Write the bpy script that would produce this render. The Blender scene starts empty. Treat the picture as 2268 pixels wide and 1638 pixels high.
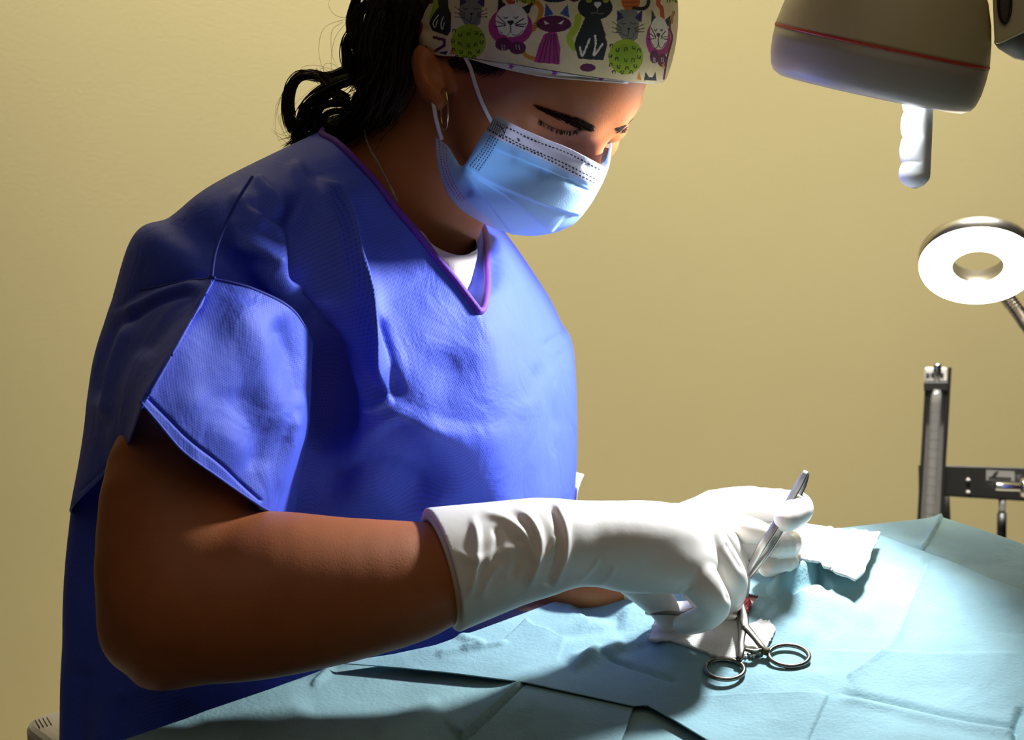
import bpy, math, random
import numpy as np
from mathutils import Vector, Matrix

# ------------------------------------------------------------------ camera
F_PX, CX, CY = 4805.0, 1134.0, 819.0        # focal length and centre for a 2268x1638 frame
CAM_Z, PITCH = 1.42, math.radians(20.0)
TABLE_Z = 0.78
scene = bpy.context.scene
coll = scene.collection
cam_data = bpy.data.cameras.new('camera')
cam_data.sensor_width = 23.6
cam_data.lens = F_PX * 23.6 / 2268.0
cam_data.clip_start = 0.05
cam_data.dof.use_dof = True
cam_data.dof.focus_distance = 1.37
cam_data.dof.aperture_fstop = 9.0
camera = bpy.data.objects.new('camera', cam_data)
camera.location = (0, 0, CAM_Z)
camera.rotation_euler = (math.pi / 2 - PITCH, 0, 0)
coll.objects.link(camera)
scene.camera = camera

# ------------------------------------------------------------------ world, lights, exposure
world = bpy.data.worlds.new('room_ambience')
world.use_nodes = True
world.node_tree.nodes['Background'].inputs[0].default_value = (1.0, 0.84, 0.62, 1)
world.node_tree.nodes['Background'].inputs[1].default_value = 0.028
scene.world = world
vs = scene.view_settings
vs.view_transform = 'Standard'
vs.look = 'None'
vs.exposure = 0.0
vs.gamma = 1.0
vs.use_curve_mapping = False
cp, sp = math.cos(PITCH), math.sin(PITCH)
RIGHT = np.array([1.0, 0, 0]); FWD = np.array([0, cp, -sp]); DOWN = np.array([0, -sp, -cp])
CAM = np.array([0, 0, CAM_Z])


def C(px, py, d):
    """camera-frame point (right, down, forward) of a pixel at a depth"""
    return np.array([(px - CX) / F_PX * d, (py - CY) / F_PX * d, d])


def CA(a):
    a = np.asarray(a, float)
    return np.stack([(a[..., 0] - CX) / F_PX * a[..., 2], (a[..., 1] - CY) / F_PX * a[..., 2], a[..., 2]], -1)


def toW(p):
    p = np.asarray(p, float)
    return CAM + p[..., :1] * RIGHT + p[..., 1:2] * DOWN + p[..., 2:3] * FWD


def toC(w):
    q = np.asarray(w, float) - CAM
    return np.stack([q @ RIGHT, q @ DOWN, q @ FWD], -1)


def W(px, py, d):
    return toW(C(px, py, d))


def pix(c):
    return c[..., 0] / c[..., 2] * F_PX + CX, c[..., 1] / c[..., 2] * F_PX + CY


def plane(px, py, z=TABLE_Z):
    """world point where a pixel's ray meets the horizontal plane z"""
    px = np.asarray(px, float); py = np.asarray(py, float)
    down = sp + cp * (py - CY) / F_PX
    d = (CAM_Z - z) / down
    return toW(np.stack([(px - CX) / F_PX * d, (py - CY) / F_PX * d, d], -1))


def add_light(name, kind, loc, target, energy, color, **kw):
    L = bpy.data.lights.new(name, kind)
    L.energy = energy; L.color = color
    for k, v in kw.items():
        setattr(L, k, v)
    o = bpy.data.objects.new(name, L)
    o.location = loc
    o.rotation_euler = (Vector(target) - Vector(loc)).to_track_quat('-Z', 'Y').to_euler()
    coll.objects.link(o)
    return o


# the theatre lamp's beam (cool white, from its underside down to the operating field)
add_light('lamp_beam', 'SPOT', W(1935, 224, 1.435), W(1345, 1000, 1.38), 23.0, (0.86, 0.93, 1.0),
          spot_size=math.radians(112), spot_blend=0.5, shadow_soft_size=0.028)
# spill of the same lamp's diode ring on its own grip
add_light('lamp_spill', 'SPOT', W(1966, 243, 1.345), W(2030, 325, 1.365), 0.17, (0.86, 0.93, 1.0), shadow_soft_size=0.008, spot_size=math.radians(105), spot_blend=0.4)
# unseen light added to brighten the back wall, narrowed to miss the person
add_light('wall_fill_light', 'AREA', (0.10, 1.92, 2.35), (0.10, 2.12, 0.15), 24.0, (1.0, 0.97, 0.93),
          shape='RECTANGLE', size=1.6, size_y=0.12, spread=math.radians(50))

# dim unseen fill added overhead, standing in for light bounced off the ceiling
add_light('overhead_fill_light', 'AREA', (0.2, 0.35, 2.5), (0.1, 1.2, 0.9), 3.8, (1.0, 0.88, 0.70), shape='RECTANGLE', size=2.0, size_y=1.6)

# ------------------------------------------------------------------ materials


def srgb(h):
    h = h.lstrip('#')
    c = [int(h[i:i + 2], 16) / 255 for i in (0, 2, 4)]
    return tuple((x / 12.92 if x <= 0.04045 else ((x + 0.055) / 1.055) ** 2.4) for x in c) + (1.0,)


def mat(name, col, rough=0.5, metal=0.0, noise=0.0, nscale=40.0, bump=0.0, bscale=200.0, emit=None, estr=0.0,
        sss=0.0, attr=None, sheen=0.0, trans=0.0, transl=0.0, spec=0.5, weave=0.0, wscale=1.0, detail=3.0, crumple=0.0, cscale=30.0):
    m = bpy.data.materials.new(name)
    m.use_nodes = True
    nt = m.node_tree
    b = nt.nodes['Principled BSDF']
    col = srgb(col) if isinstance(col, str) else tuple(col) + ((1.0,) if len(col) == 3 else ())
    b.inputs['Base Color'].default_value = col
    b.inputs['Roughness'].default_value = rough
    b.inputs['Metallic'].default_value = metal
    b.inputs['Specular IOR Level'].default_value = spec
    tc = nt.nodes.new('ShaderNodeTexCoord')
    src = None
    if attr:
        a = nt.nodes.new('ShaderNodeAttribute'); a.attribute_name = attr
        src = a.outputs['Color']
    if noise > 0:
        n = nt.nodes.new('ShaderNodeTexNoise'); n.inputs['Scale'].default_value = nscale
        n.inputs['Detail'].default_value = detail
        nt.links.new(tc.outputs['Object'], n.inputs['Vector'])
        mr = nt.nodes.new('ShaderNodeMapRange')
        mr.inputs[1].default_value = 0.3; mr.inputs[2].default_value = 0.7
        mr.inputs[3].default_value = 1 - noise; mr.inputs[4].default_value = 1 + noise
        nt.links.new(n.outputs['Fac'], mr.inputs[0])
        mx = nt.nodes.new('ShaderNodeMix'); mx.data_type = 'RGBA'; mx.blend_type = 'MULTIPLY'
        mx.inputs[0].default_value = 1.0
        if src is not None:
            nt.links.new(src, mx.inputs[6])
        else:
            mx.inputs[6].default_value = col
        nt.links.new(mr.outputs[0], mx.inputs[7])
        src = mx.outputs[2]
    hsrc = None
    if weave > 0:        # bonded dimple lattice of nonwoven cloth, in metres of the UV map
        uv = nt.nodes.new('ShaderNodeUVMap'); uv.uv_map = 'UVMap'
        sx = nt.nodes.new('ShaderNodeSeparateXYZ'); nt.links.new(uv.outputs[0], sx.inputs[0])
        outs = []
        for i, sgn in ((0, 1), (1, -1)):
            ad = nt.nodes.new('ShaderNodeMath'); ad.operation = 'MULTIPLY_ADD'
            nt.links.new(sx.outputs[1], ad.inputs[0]); ad.inputs[1].default_value = sgn * 0.75
            nt.links.new(sx.outputs[0], ad.inputs[2])
            ml = nt.nodes.new('ShaderNodeMath'); ml.operation = 'MULTIPLY'
            nt.links.new(ad.outputs[0], ml.inputs[0]); ml.inputs[1].default_value = 2 * math.pi / wscale
            sn = nt.nodes.new('ShaderNodeMath'); sn.operation = 'SINE'; nt.links.new(ml.outputs[0], sn.inputs[0])
            outs.append(sn.outputs[0])
        pr = nt.nodes.new('ShaderNodeMath'); pr.operation = 'ADD'
        nt.links.new(outs[0], pr.inputs[0]); nt.links.new(outs[1], pr.inputs[1])
        mr = nt.nodes.new('ShaderNodeMapRange'); mr.inputs[1].default_value = 0.2; mr.inputs[2].default_value = 1.7
        mr.inputs[3].default_value = 1.0; mr.inputs[4].default_value = 1.0 - weave
        nt.links.new(pr.outputs[0], mr.inputs[0])
        mx = nt.nodes.new('ShaderNodeMix'); mx.data_type = 'RGBA'; mx.blend_type = 'MULTIPLY'; mx.inputs[0].default_value = 1
        if src is not None:
            nt.links.new(src, mx.inputs[6])
        else:
            mx.inputs[6].default_value = col
        nt.links.new(mr.outputs[0], mx.inputs[7])
        src = mx.outputs[2]
        hsrc = mr.outputs[0]
    if src is not None:
        nt.links.new(src, b.inputs['Base Color'])
    if bump > 0:
        n2 = nt.nodes.new('ShaderNodeTexNoise'); n2.inputs['Scale'].default_value = bscale
        n2.inputs['Detail'].default_value = 4
        nt.links.new(tc.outputs['Object'], n2.inputs['Vector'])
        bp = nt.nodes.new('ShaderNodeBump'); bp.inputs['Strength'].default_value = bump
        bp.inputs['Distance'].default_value = 0.002
        nt.links.new(n2.outputs['Fac'], bp.inputs['Height'])
        last = bp
        if hsrc is not None:
            b2 = nt.nodes.new('ShaderNodeBump'); b2.inputs['Strength'].default_value = 0.35
            b2.inputs['Distance'].default_value = 0.0006
            nt.links.new(hsrc, b2.inputs['Height']); nt.links.new(bp.outputs[0], b2.inputs['Normal'])
            last = b2
        if crumple > 0:
            n3 = nt.nodes.new('ShaderNodeTexNoise'); n3.inputs['Scale'].default_value = cscale
            n3.inputs['Detail'].default_value = 3; n3.inputs['Distortion'].default_value = 0.8
            nt.links.new(tc.outputs['Object'], n3.inputs['Vector'])
            b3 = nt.nodes.new('ShaderNodeBump'); b3.inputs['Strength'].default_value = crumple
            b3.inputs['Distance'].default_value = 0.006
            nt.links.new(n3.outputs['Fac'], b3.inputs['Height']); nt.links.new(last.outputs[0], b3.inputs['Normal'])
            last = b3
        nt.links.new(last.outputs[0], b.inputs['Normal'])
    if sss > 0:
        b.inputs['Subsurface Weight'].default_value = sss
        b.inputs['Subsurface Radius'].default_value = (0.012, 0.005, 0.003)
        b.inputs['Subsurface Scale'].default_value = 0.5
    if sheen > 0:
        b.inputs['Sheen Weight'].default_value = sheen
    if trans > 0:
        b.inputs['Transmission Weight'].default_value = trans
    if transl > 0:
        tr_ = nt.nodes.new('ShaderNodeBsdfTranslucent'); ms = nt.nodes.new('ShaderNodeMixShader'); ms.inputs[0].default_value = transl
        if src is not None:
            nt.links.new(src, tr_.inputs[0])
        else:
            tr_.inputs[0].default_value = col
        nt.links.new(b.outputs[0], ms.inputs[1]); nt.links.new(tr_.outputs[0], ms.inputs[2])
        nt.links.new(ms.outputs[0], nt.nodes['Material Output'].inputs[0])
    if emit is not None:
        b.inputs['Emission Color'].default_value = srgb(emit) if isinstance(emit, str) else emit
        b.inputs['Emission Strength'].default_value = estr
    return m


M = {
    'wall': mat('wall_paint', '#C5B682', 0.75, noise=0.03, nscale=3.0, bump=0.06, bscale=350, spec=0.2),
    'floor': mat('floor_vinyl', '#8C8676', 0.5, noise=0.06, nscale=12),
    'skin': mat('skin', '#AA6236', 0.5, noise=0.06, nscale=60, bump=0.12, bscale=900, sss=0.12, spec=0.35),
    'hair': mat('hair', '#24160C', 0.55, noise=0.3, nscale=90, spec=0.3),
    'gown': mat('nonwoven_blue', '#4A5FE2', 0.62, noise=0.05, nscale=25, bump=0.10, bscale=500, crumple=0.45, cscale=26,
                weave=0.33, wscale=0.0021, spec=0.35),
    'trim': mat('purple_binding', '#6A2FA8', 0.7, noise=0.08, nscale=300, bump=0.3, bscale=1200),
    'seam': mat('seam_blue', '#27359E', 0.8, noise=0.05, nscale=80),
    'shirt': mat('white_jersey', '#D9C9C6', 0.9, noise=0.04, nscale=200, bump=0.3, bscale=1500),
    'glove': mat('latex', '#EAE2D8', 0.45, noise=0.04, nscale=35, bump=0.04, bscale=260, sss=0.1, spec=0.45),
    'glove_rim': mat('latex_rim', '#D8CC9E', 0.45, noise=0.05, nscale=60),
    'cap': mat('printed_cotton', '#CDBE92', 0.9, attr='Col', bump=0.25, bscale=1500, noise=0.06, nscale=140),
    'lining': mat('star_cotton', '#E2DDD2', 0.9, attr='Col', bump=0.2, bscale=1500),
    'mask': mat('mask_nonwoven', '#A9CDEC', 0.75, attr='Col', bump=0.22, bscale=1300, spec=0.3, transl=0.35),
    'loop': mat('elastic_white', '#CFC6C0', 0.8, noise=0.05, nscale=400),
    'gold': mat('earring_metal', '#D8C08A', 0.22, 1.0, noise=0.05, nscale=100),
    'silver': mat('chain_silver', '#B9B4AE', 0.3, 1.0, noise=0.1, nscale=900),
    'steel_dark': mat('satin_steel', '#857F76', 0.28, 1.0, noise=0.08, nscale=120),
    'steel': mat('surgical_steel', '#C4C1BD', 0.38, 1.0, noise=0.06, nscale=120),
    'chrome': mat('chrome', '#D2D0CC', 0.12, 1.0, noise=0.03, nscale=50),
    'drape': mat('drape_teal', '#86A8AF', 0.85, crumple=0.35, cscale=22, noise=0.10, nscale=26, bump=0.30, bscale=420, spec=0.2, detail=8),
    'sheet': mat('sheet_teal', '#86A6A8', 0.85, crumple=0.35, cscale=20, noise=0.12, nscale=24, bump=0.3, bscale=380, spec=0.2, detail=8),
    'gauze': mat('gauze', '#ECE9E2', 0.95, noise=0.04, nscale=200, bump=0.5, bscale=900, spec=0.15),
    'pink': mat('patient_skin', '#E0A8A4', 0.5, noise=0.08, nscale=120, sss=0.2),
    'tissue': mat('wound_tissue', '#B03A3A', 0.2, noise=0.35, nscale=260, bump=0.4, bscale=500, spec=0.7, sss=0.2),
    'lamp_cream': mat('lamp_housing_cream', '#C9B98A', 0.42, noise=0.05, nscale=9),
    'lamp_grey': mat('lamp_cover_grey', '#A8A094', 0.4, noise=0.03, nscale=12),
    'lamp_red': mat('lamp_seal_red', '#C23A22', 0.5, noise=0.05, nscale=80),
    'handle': mat('handle_white', '#E4E4E2', 0.45, noise=0.02, nscale=40),
    'dark': mat('dark_rubber', '#15130F', 0.5, noise=0.1, nscale=60),
    'knob': mat('knob_face', '#4A4330', 0.6, noise=0.25, nscale=300),
    'grey_pl': mat('grey_plastic', '#6E6A64', 0.5, noise=0.06, nscale=60),
    'led': mat('led_diffuser', '#FFF4E2', 0.5, emit=(1.0, 0.86, 0.66, 1), estr=20.0, noise=0.01, nscale=10),
    'alu': mat('brushed_aluminium', '#B5B1A8', 0.3, 1.0, noise=0.06, nscale=60),
    'black': mat('black_metal', '#15130F', 0.45, noise=0.12, nscale=50),
    'scale': mat('scale_plate', '#8F8B84', 0.5, noise=0.06, nscale=60),
    'tube': mat('acrylic_tube', '#D8D4C8', 0.1, trans=0.85, noise=0.02, nscale=20),
    'label': mat('flowmeter_label', '#B9B4AA', 0.4, noise=0.08, nscale=120),
    'ink': mat('dark_ink', '#26222A', 0.6, noise=0.1, nscale=100),
    'brass': mat('brass', '#C8A860', 0.3, 1.0, noise=0.05, nscale=80),
    'stool': mat('white_plastic', '#D9CDB4', 0.45, noise=0.05, nscale=14),
    'olive': mat('olive_band', '#4A4A20', 0.7, noise=0.15, nscale=300),
    'brow': mat('brow_hair', '#1E130D', 0.8, noise=0.2, nscale=300, spec=0.1),
}

# ------------------------------------------------------------------ helpers


def tag(o, label=None, cat=None, group=None, kind=None):
    for k, v in (('label', label), ('category', cat), ('group', group), ('kind', kind)):
        if v:
            o[k] = v
    return o


def empty(name, loc, label, cat, group=None):
    o = bpy.data.objects.new(name, None)
    o.location = tuple(loc); o.empty_display_size = 0.02
    coll.objects.link(o)
    return tag(o, label, cat, group)


def mk(name, verts, faces, material, parent=None, smooth=True, col=None, uv=None, flip=False):
    """verts in world metres -> one mesh object"""
    me = bpy.data.meshes.new(name)
    v = np.asarray(verts, float)
    f = np.asarray(faces) if not isinstance(faces, list) else faces
    if isinstance(f, np.ndarray):
        f = f[:, ::-1] if flip else f
        n, k = f.shape
        me.vertices.add(len(v)); me.vertices.foreach_set('co', v.ravel().astype(np.float32))
        me.loops.add(n * k); me.loops.foreach_set('vertex_index', f.ravel().astype(np.int32))
        me.polygons.add(n)
        me.polygons.foreach_set('loop_start', np.arange(0, n * k, k, dtype=np.int32))
        me.update(calc_edges=True)
    else:
        me.from_pydata([tuple(p) for p in v], [], f)
    me.polygons.foreach_set('use_smooth', np.full(len(me.polygons), smooth))
    if col is not None:
        a = me.attributes.new('Col', 'FLOAT_COLOR', 'POINT')
        rgba = np.ones((len(v), 4), np.float32); rgba[:, :3] = col
        a.data.foreach_set('color', rgba.ravel())
    if uv is not None:
        l = me.uv_layers.new(name='UVMap')
        li = np.zeros(len(me.loops), np.int32); me.loops.foreach_get('vertex_index', li)
        l.data.foreach_set('uv', np.asarray(uv, np.float32)[li].ravel())
    me.materials.append(material)
    me.validate()
    o = bpy.data.objects.new(name, me)
    coll.objects.link(o)
    if parent is not None:
        set_parent(o, parent)
    return o


def wmat(o):
    m = Matrix.LocRotScale(o.location, o.rotation_euler, o.scale)
    return (wmat(o.parent) @ o.matrix_parent_inverse @ m) if o.parent else m


def set_parent(o, parent):
    o.parent = parent
    o.matrix_parent_inverse = wmat(parent).inverted()


def grid_faces(nr, nc, closed=False):
    i = np.arange(nr - 1)[:, None]; j = np.arange(nc if closed else nc - 1)[None, :]
    a = i * nc + j; b = i * nc + (j + 1) % nc
    return np.stack([a, b, b + nc, a + nc], -1).reshape(-1, 4)


def crs(P, m, closed=False, lin=False):
    """sample a Catmull-Rom spline through P (n,k) at m points"""
    P = np.asarray(P, float); n = len(P)
    if closed:
        t = np.arange(m) / m * n
        i = np.floor(t).astype(int)
        g = lambda k: P[(i + k) % n]
    else:
        t = np.linspace(0, n - 1, m)
        i = np.minimum(np.floor(t).astype(int), n - 2)
        E = np.vstack([2 * P[0] - P[1], P, 2 * P[-1] - P[-2]])
        g = lambda k: E[i + k + 1]
    u = (t - i)[:, None]
    if lin:
        return g(0) * (1 - u) + g(1) * u
    p0, p1, p2, p3 = g(-1), g(0), g(1), g(2)
    return 0.5 * (2 * p1 + (p2 - p0) * u + (2 * p0 - 5 * p1 + 4 * p2 - p3) * u ** 2 + (3 * p1 - p0 - 3 * p2 + p3) * u ** 3)


def arc(P, m, lin=False):
    """spline through P resampled evenly by length"""
    P = np.asarray(P, float)
    S = crs(P, max(8 * len(P), 200), lin=lin)
    L = np.r_[0, np.cumsum(np.linalg.norm(np.diff(S, axis=0), axis=1))]
    t = np.linspace(0, L[-1], m)
    return np.stack([np.interp(t, L, S[:, k]) for k in range(S.shape[1])], -1)


def loft(rows, nu, nv, closed=True):
    """rows: control net (nr, nc, 3) -> (nv, nu, 3)"""
    R = np.asarray(rows, float)
    A = np.stack([crs(r, nu, closed) for r in R])
    return np.stack([crs(A[:, j], nv) for j in range(nu)], 1)


def coons(bottom, top, left, right, nu, nv, lin=False):
    """bottom/top run u, left/right run v (from bottom to top)"""
    b, t = arc(bottom, nu, lin)[None], arc(top, nu, lin)[None]
    l, r = arc(left, nv, lin)[:, None], arc(right, nv, lin)[:, None]
    u = np.linspace(0, 1, nu)[None, :, None]; v = np.linspace(0, 1, nv)[:, None, None]
    c = (1 - u) * (1 - v) * b[:, :1] + u * (1 - v) * b[:, -1:] + (1 - u) * v * t[:, :1] + u * v * t[:, -1:]
    return (1 - v) * b + v * t + (1 - u) * l + u * r - c


def grid_normals(G, closed=False):
    du = (np.roll(G, -1, 1) - np.roll(G, 1, 1))
    if not closed:
        du[:, 0] = G[:, 1] - G[:, 0]; du[:, -1] = G[:, -1] - G[:, -2]
    dv = np.gradient(G, axis=0)
    n = np.cross(du, dv)
    return n / np.maximum(np.linalg.norm(n, axis=-1, keepdims=True), 1e-9)


def grid_uv(G):
    du = np.linalg.norm(np.diff(G, axis=1), axis=-1); dv = np.linalg.norm(np.diff(G, axis=0), axis=-1)
    u = np.concatenate([np.zeros((G.shape[0], 1)), np.cumsum(du, 1)], 1)
    v = np.concatenate([np.zeros((1, G.shape[1])), np.cumsum(dv, 0)], 0)
    return np.stack([u, v], -1).reshape(-1, 2)


def ridges(x, y, items):
    """height field (metres) from fold lines drawn in pixels; item = (points, amplitude, width, kind)"""
    h = np.zeros(x.shape)
    for it in items:
        pts, a, w, kind = it[:4]
        P = arc(np.asarray(pts, float), max(2, 6 * (len(pts) - 1) + 1)) if len(pts) > 2 else np.asarray(pts, float)
        best = np.full(x.shape, 1e9); side = np.zeros(x.shape); tt = np.zeros(x.shape)
        n = len(P) - 1
        for i in range(n):
            ax, ay = P[i]; bx, by = P[i + 1]
            dx, dy = bx - ax, by - ay; L2 = dx * dx + dy * dy + 1e-9
            t = np.clip(((x - ax) * dx + (y - ay) * dy) / L2, 0, 1)
            ex, ey = x - ax - t * dx, y - ay - t * dy
            d = np.sqrt(ex * ex + ey * ey)
            m = d < best
            best = np.where(m, d, best)
            side = np.where(m, dx * ey - dy * ex, side)
            tt = np.where(m, (i + t) / n, tt)
        e0 = it[4] if len(it) > 4 else 0.2
        tap = np.clip(np.minimum(tt, 1 - tt) / max(e0, 1e-6), 0, 1)
        tap = tap * tap * (3 - 2 * tap) if e0 > 0 else 1.0
        if kind == 'g':
            v = np.exp(-(best / w) ** 2)
        elif kind == 'v':
            v = np.exp(-best / w)
        elif kind == 's':                      # step that decays on the right-hand side of the line
            v = np.where(side > 0, np.exp(-best / w), np.exp(-(best / (w * 0.13)) ** 2))
        h += a * tap * v
    return h


def tube(P, r, n=8, cap=True, closed=False):
    """swept round tube; P (m,3), r scalar or (m,) -> verts, faces list"""
    P = np.asarray(P, float); m = len(P)
    r = np.broadcast_to(np.asarray(r, float), (m,))
    T = np.gradient(P, axis=0) if not closed else (np.roll(P, -1, 0) - np.roll(P, 1, 0))
    T /= np.maximum(np.linalg.norm(T, axis=1, keepdims=True), 1e-12)
    ref = np.array([0.31, 0.22, 0.93])
    A = np.zeros((m, 3)); a = np.cross(T[0], ref); a /= np.linalg.norm(a)
    for i in range(m):
        a = a - T[i] * (a @ T[i]); a /= max(np.linalg.norm(a), 1e-12); A[i] = a
    B = np.cross(T, A)
    th = np.arange(n) / n * 2 * math.pi
    V = P[:, None] + r[:, None, None] * (np.cos(th)[None, :, None] * A[:, None] + np.sin(th)[None, :, None] * B[:, None])
    V = V.reshape(-1, 3)
    fs = grid_faces(m, n, True)
    if closed:
        j = np.arange(n); a0 = (m - 1) * n + j; b0 = (m - 1) * n + (j + 1) % n
        fs = np.vstack([fs, np.stack([a0, b0, (j + 1) % n, j], -1)])
    fs = [tuple(int(k) for k in q) for q in fs]
    if cap and not closed:
        fs.append(tuple(range(n - 1, -1, -1))); fs.append(tuple(range((m - 1) * n, m * n)))
    return V, fs


class MB:
    """collects pieces that make ONE part"""
    def __init__(s):
        s.v = []; s.f = []
    def add(s, v, f):
        k = len(s.v)
        s.v += [tuple(p) for p in v]
        s.f += [tuple(int(i) + k for i in q) for q in f]
        return s
    def tube(s, P, r, n=8, **k):
        return s.add(*tube(P, r, n, **k))
    def box(s, c, ax, ay, az):
        c, ax, ay, az = (np.asarray(q, float) for q in (c, ax, ay, az))
        v = [c + i * ax + j * ay + k * az for i in (-1, 1) for j in (-1, 1) for k in (-1, 1)]
        return s.add(v, [(0, 1, 3, 2), (4, 6, 7, 5), (0, 4, 5, 1), (2, 3, 7, 6), (0, 2, 6, 4), (1, 5, 7, 3)])
    def lathe(s, o, axis, prof, n=48, side=None):
        o = np.asarray(o, float); axis = np.asarray(axis, float) / np.linalg.norm(axis)
        a = np.cross(axis, side if side is not None else [0.3, 0.9, 0.2]); a /= np.linalg.norm(a); b = np.cross(axis, a)
        th = np.arange(n) / n * 2 * math.pi
        ring = np.cos(th)[:, None] * a + np.sin(th)[:, None] * b
        V = np.concatenate([o + axis * h + ring * r for r, h in prof])
        return s.add(V, grid_faces(len(prof), n, True))
    def build(s, name, material, parent=None, smooth=True, bevel=0.0):
        o = mk(name, s.v, s.f, material, parent, smooth)
        if bevel > 0:
            md = o.modifiers.new('bevel', 'BEVEL'); md.width = bevel; md.segments = 3; md.limit_method = 'ANGLE'
        return o


def sharp(o, angle=40):
    md = o.modifiers.new('split', 'EDGE_SPLIT'); md.split_angle = math.radians(angle)
    return o


def thicken(o, t, offset=0.0):
    md = o.modifiers.new('thickness', 'SOLIDIFY'); md.thickness = t; md.offset = offset
    return o

# --- signed distance modelling (camera-frame metres)


def smin(a, b, k):
    h = np.clip(0.5 + 0.5 * (b - a) / k, 0, 1)
    return b * (1 - h) + a * h - k * h * (1 - h)


def smax(a, b, k):
    return -smin(-a, -b, k)


def s_cone(p, a, b, ra, rb):
    ab = (b - a).astype(np.float32); L = float(ab @ ab) + 1e-12
    t = np.clip(((p - a.astype(np.float32)) @ ab) / L, 0, 1)
    q = p - a.astype(np.float32) - t[:, None] * ab
    return np.sqrt((q * q).sum(1)) - (ra + t * (rb - ra))


def s_ell(p, c, axes, rad):
    q = (p - c.astype(np.float32)) @ np.asarray(axes, np.float32).T
    k0 = np.sqrt(((q / rad) ** 2).sum(1)); k1 = np.sqrt(((q / np.square(rad)) ** 2).sum(1)) + 1e-9
    return k0 * (k0 - 1) / k1


def chain(p, pts, k=0.006, d=None):
    """chain of round cones; pts = (px, py, depth, radius_px)"""
    if len(pts) > 2:
        pts = crs(np.array(pts, float), 3 * (len(pts) - 1) + 1)
    for a, b in zip(pts[:-1], pts[1:]):
        e = s_cone(p, C(*a[:3]), C(*b[:3]), a[3] * a[2] / F_PX, b[3] * b[2] / F_PX)
        d = e if d is None else smin(d, e, k)
    return d


def surfnet(f, lo, hi, h, slack=1.7):
    lo = np.asarray(lo, float); B = 8
    nb = np.ceil((np.asarray(hi) - lo) / (h * B)).astype(int) + 1
    n = nb * B
    g = np.stack(np.meshgrid(*[np.arange(k) for k in nb], indexing='ij'), -1).reshape(-1, 3)
    cen = (lo + (g * B + (B - 1) / 2) * h).astype(np.float32)
    dc = f(cen).astype(np.float32)
    field = np.repeat(np.repeat(np.repeat(dc.reshape(nb), B, 0), B, 1), B, 2)
    act = g[np.abs(dc) < h * B * 0.87 * slack]
    off = np.stack(np.meshgrid(*[np.arange(B)] * 3, indexing='ij'), -1).reshape(-1, 3)
    for s in range(0, len(act), 800):
        idx = (act[s:s + 800, None] * B + off[None]).reshape(-1, 3)
        field[idx[:, 0], idx[:, 1], idx[:, 2]] = f((lo + idx * h).astype(np.float32))
    neg = field < 0
    m = n - 1
    cs = [(i, j, k) for i in (0, 1) for j in (0, 1) for k in (0, 1)]
    cnt = np.zeros(m, np.uint8)
    for i, j, k in cs:
        cnt += neg[i:i + m[0], j:j + m[1], k:k + m[2]]
    cells = np.argwhere((cnt > 0) & (cnt < 8))
    acc = np.zeros((len(cells), 3)); num = np.zeros(len(cells))
    for a in cs:
        for ax in range(3):
            if a[ax]:
                continue
            b = list(a); b[ax] = 1
            ia = cells + a; ib = cells + b
            va = field[ia[:, 0], ia[:, 1], ia[:, 2]]; vb = field[ib[:, 0], ib[:, 1], ib[:, 2]]
            x = (va < 0) != (vb < 0)
            t = np.where(x, va / np.where(x, va - vb, 1), 0)
            pt = np.array(a, float)[None] + np.eye(3)[ax][None] * t[:, None]
            acc[x] += pt[x]; num[x] += 1
    V = lo + (cells + acc / num[:, None]) * h
    ids = np.full(m, -1, np.int32); ids[cells[:, 0], cells[:, 1], cells[:, 2]] = np.arange(len(cells))
    Q = []
    for ax in range(3):
        o1, o2 = [(1, 2), (2, 0), (0, 1)][ax]
        sl0 = [slice(1, m[k]) for k in range(3)]; sl0[ax] = slice(0, m[ax])
        sl1 = list(sl0); sl1[ax] = slice(1, m[ax] + 1)
        A = neg[tuple(sl0)]; Bn = neg[tuple(sl1)]
        e = np.argwhere(A != Bn)
        if not len(e):
            continue
        base = e + np.array([0 if k == ax else 1 for k in range(3)])
        u1 = np.eye(3, dtype=int)[o1]; u2 = np.eye(3, dtype=int)[o2]
        gi = lambda c: ids[c[:, 0], c[:, 1], c[:, 2]]
        q = np.stack([gi(base - u1 - u2), gi(base - u2), gi(base), gi(base - u1)], -1)
        fl = ~A[e[:, 0], e[:, 1], e[:, 2]]
        q[fl] = q[fl][:, ::-1]
        Q.append(q)
    Q = np.concatenate(Q)
    return V, Q[(Q >= 0).all(1)]


def smooth_verts(V, Q, it=2, lam=0.5):
    for _ in range(it):
        acc = np.zeros_like(V); n = np.zeros(len(V))
        for a, b in ((0, 1), (1, 2), (2, 3), (3, 0)):
            np.add.at(acc, Q[:, a], V[Q[:, b]]); np.add.at(n, Q[:, a], 1)
            np.add.at(acc, Q[:, b], V[Q[:, a]]); np.add.at(n, Q[:, b], 1)
        V = V + lam * (acc / np.maximum(n, 1)[:, None] - V)
    return V


def vnormals(V, Q):
    n = np.cross(V[Q[:, 2]] - V[Q[:, 0]], V[Q[:, 3]] - V[Q[:, 1]])
    N = np.zeros_like(V)
    for k in range(4):
        np.add.at(N, Q[:, k], n)
    return N / np.maximum(np.linalg.norm(N, axis=1, keepdims=True), 1e-12)


def march(f, px, py, d0=1.1, it=70):
    """depth at which pixel rays meet a body"""
    px = np.asarray(px, float); py = np.asarray(py, float)
    d = np.full(px.shape, d0)
    for _ in range(it):
        s = f(CA(np.stack([px, py, d], -1)).astype(np.float32))
        d = d + np.clip(s * 0.85, -0.01, 0.06)
    return d


def resample_tube(pts, r, m=40, n=8):
    P = toW(CA(np.asarray(pts, float)))
    return tube(arc(P, m), r, n)


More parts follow.
